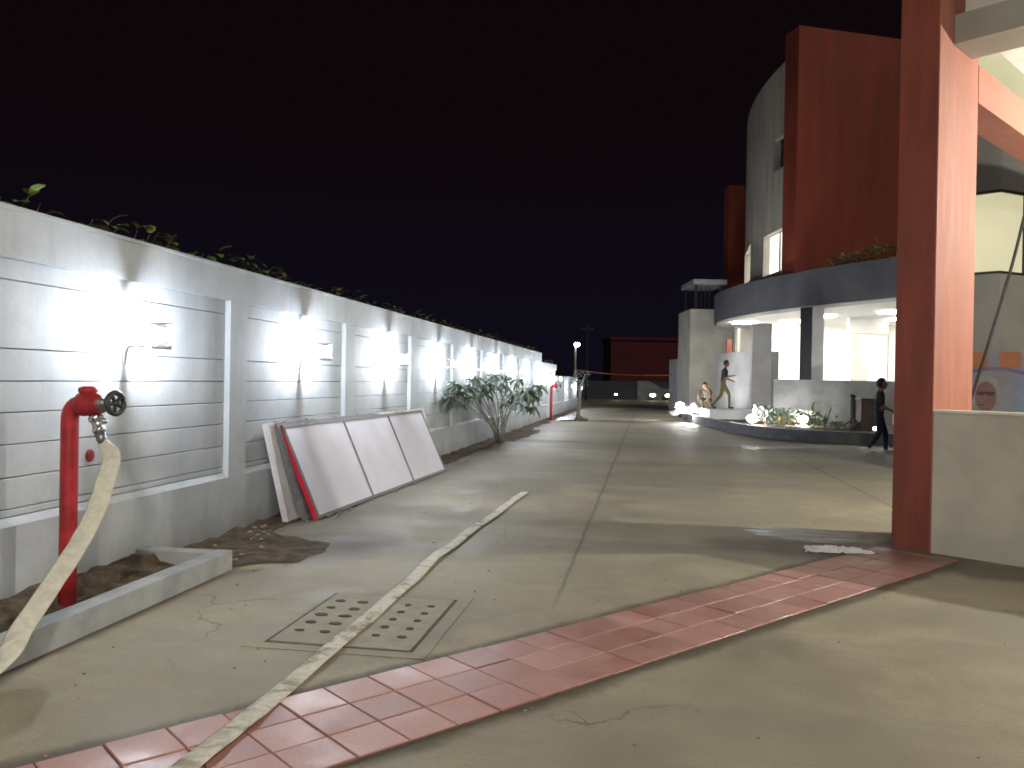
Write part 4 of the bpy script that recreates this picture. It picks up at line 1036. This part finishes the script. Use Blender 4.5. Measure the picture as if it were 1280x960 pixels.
# walking person half hidden by the column
J = dict(pelvis=(0, 0, .90), waist=(0, .01, 1.06), chest=(0, .02, 1.27), neckb=(0, .02, 1.39), neck=(0, .03, 1.45), head=(0, .05, 1.555),
         shL=(-.185, .02, 1.34), elL=(-.22, -.06, 1.08), wrL=(-.20, .05, .86), shR=(.185, .02, 1.34), elR=(.23, .02, 1.07), wrR=(.20, .22, .98),
         hipL=(-.10, 0, .86), knL=(-.10, .14, .48), anL=(-.10, .16, .09), heelL=(-.10, .13, .05), toeL=(-.11, .33, .035),
         hipR=(.10, 0, .86), knR=(.10, .0, .46), anR=(.10, -.22, .13), heelR=(.10, -.25, .07), toeR=(.11, -.07, .035))
pp = gnd(1098, 567)
person((pp.x, pp.y, 0), math.radians(100), J, body(J), 'person in dark clothes walking on the road beside the red column', M['hair'], None, [M['skin'], M['shirt_dark'], M['trousers_navy'], M['shoe_pale'], M['hair']], None)

# ------------------------------------------------------------------ litter
bm = B()
for k in range(260):
    a = random.random(); p = Vector((random.uniform(-3.8, -3.2), random.uniform(6.2, 14), .02)) if a < .4 else Vector((random.uniform(-3.3, 3.5), random.uniform(2.6, 12), .003)) if a < .75 else SN*((T0-.05) if random.random() < .5 else T1+.05)+SD*random.uniform(0, 7.4)
    r = random.uniform(.004, .012) if a > .4 else random.uniform(.008, .03)
    ball(bm, (p.x, p.y, p.z), r, (1, random.uniform(.6, 1.3), .6), 1)
tag(link('gravel_litter', bm, M['pebble']), 'scattered grit and pebbles on the pavement and soil', 'grit', kind='stuff')
bm = B(); p = gnd(302, 712, .01)
for k in range(3): leaf(bm, p+Vector((.04*k, .02*k, .004)), (1, .3*k-.3, .12), .08, .04, .2)
tag(link('fallen_leaf', bm, M['yellowleaf']), 'yellow fallen leaves at the corner of the planter kerb', 'leaf')

# ------------------------------------------------------------------ light
# porch ceiling lamp to the right under the portico roof (throws the column shadow)
pc_ = W(8.1, 8.0, 3.85); t = thing('porch_lamp', (pc_.x, pc_.y, 4.98), 'round pendant lamp under the portico ceiling', 'lamp')
bm = B(); tube(bm, [pc_+Z*.1, pc_+Z*1.13], .015, 8); link('stem', bm, M['dark'], t)
bm = B(); lathe(bm, pc_+Z*.14, -Z, [(0, .05), (.02, .09), (.04, .11), (.045, .11)], 18); link('shade', bm, M['white'], t)
bm = B(); ball(bm, pc_, .10, (1, 1, .8), 2); link('bulb', bm, emis('porch_bulb', (1, .94, .80), 1130), t, smooth=True)

# yard floodlight on a pole behind the photographer: lights the paving in front of the gate
fp = Vector((1.4, -5.2, 4.7)); t = thing('yard_floodlight', (fp.x, fp.y, 0), 'yard floodlight on a plain steel pole behind the photographer', 'floodlight')
bm = B(); tube(bm, [(fp.x, fp.y-.2, -.05), (fp.x, fp.y-.2, 4.75)], [.06, .045], 12); link('pole', bm, M['pole'], t)
aim = (Vector((.6, 6.5, 0))-fp).normalized(); fs = aim.cross(Z).normalized(); fu = fs.cross(aim)
bm = B(); frame_box(bm, fp-fs*.30-fu*.22-aim*.16, fs, fu, aim, .60, .44, .15); link('housing', bm, M['dark'], t, bevel=.01)
bm = B(); frame_box(bm, fp-fs*.27-fu*.19-aim*.012, fs, fu, aim, .54, .38, .012); link('lens', bm, emis('yard_lens', (1, .92, .76), 230), t)

sd_ = bpy.data.lights.new('fill_sun', 'SUN'); sd_.energy = .19; sd_.angle = math.radians(25); sd_.color = (1, .93, .82)  # soft warm fill lamp added to lift the whole scene
so = bpy.data.objects.new('fill_sun', sd_); COL.objects.link(so)
dirv = Vector((-.45, .62, -.65)); so.rotation_euler = dirv.to_track_quat('-Z', 'Y').to_euler()

wd = bpy.data.worlds.new('World'); scene.world = wd; wd.use_nodes = True
n = wd.node_tree; n.nodes.clear(); g = G(n)
out = n.nodes.new('ShaderNodeOutputWorld'); bg = n.nodes.new('ShaderNodeBackground'); n.links.new(bg.outputs[0], out.inputs[0])
gz = g.sep(g.node('ShaderNodeTexCoord').outputs['Generated'])[2]
g.put(bg.inputs[0], g.mix(g.ramp(gz, .0, .34), (.0011, .0009, .0021), (.0011, .0005, .0007))); bg.inputs[1].default_value = 1.0

scene.view_settings.view_transform = 'Standard'; scene.view_settings.look = 'None'
scene.view_settings.exposure = 2.0; scene.view_settings.gamma = 1
scene.render.engine = 'CYCLES'
cy = scene.cycles
cy.use_denoising = True
try: cy.denoiser = 'OPENIMAGEDENOISE'
except Exception: pass
cy.max_bounces = 6; cy.diffuse_bounces = 4; cy.glossy_bounces = 3; cy.sample_clamp_indirect = 4; cy.sample_clamp_direct = 0
cy.use_light_tree = True; cy.caustics_reflective = False; cy.caustics_refractive = False
cy.filter_width = 1.7
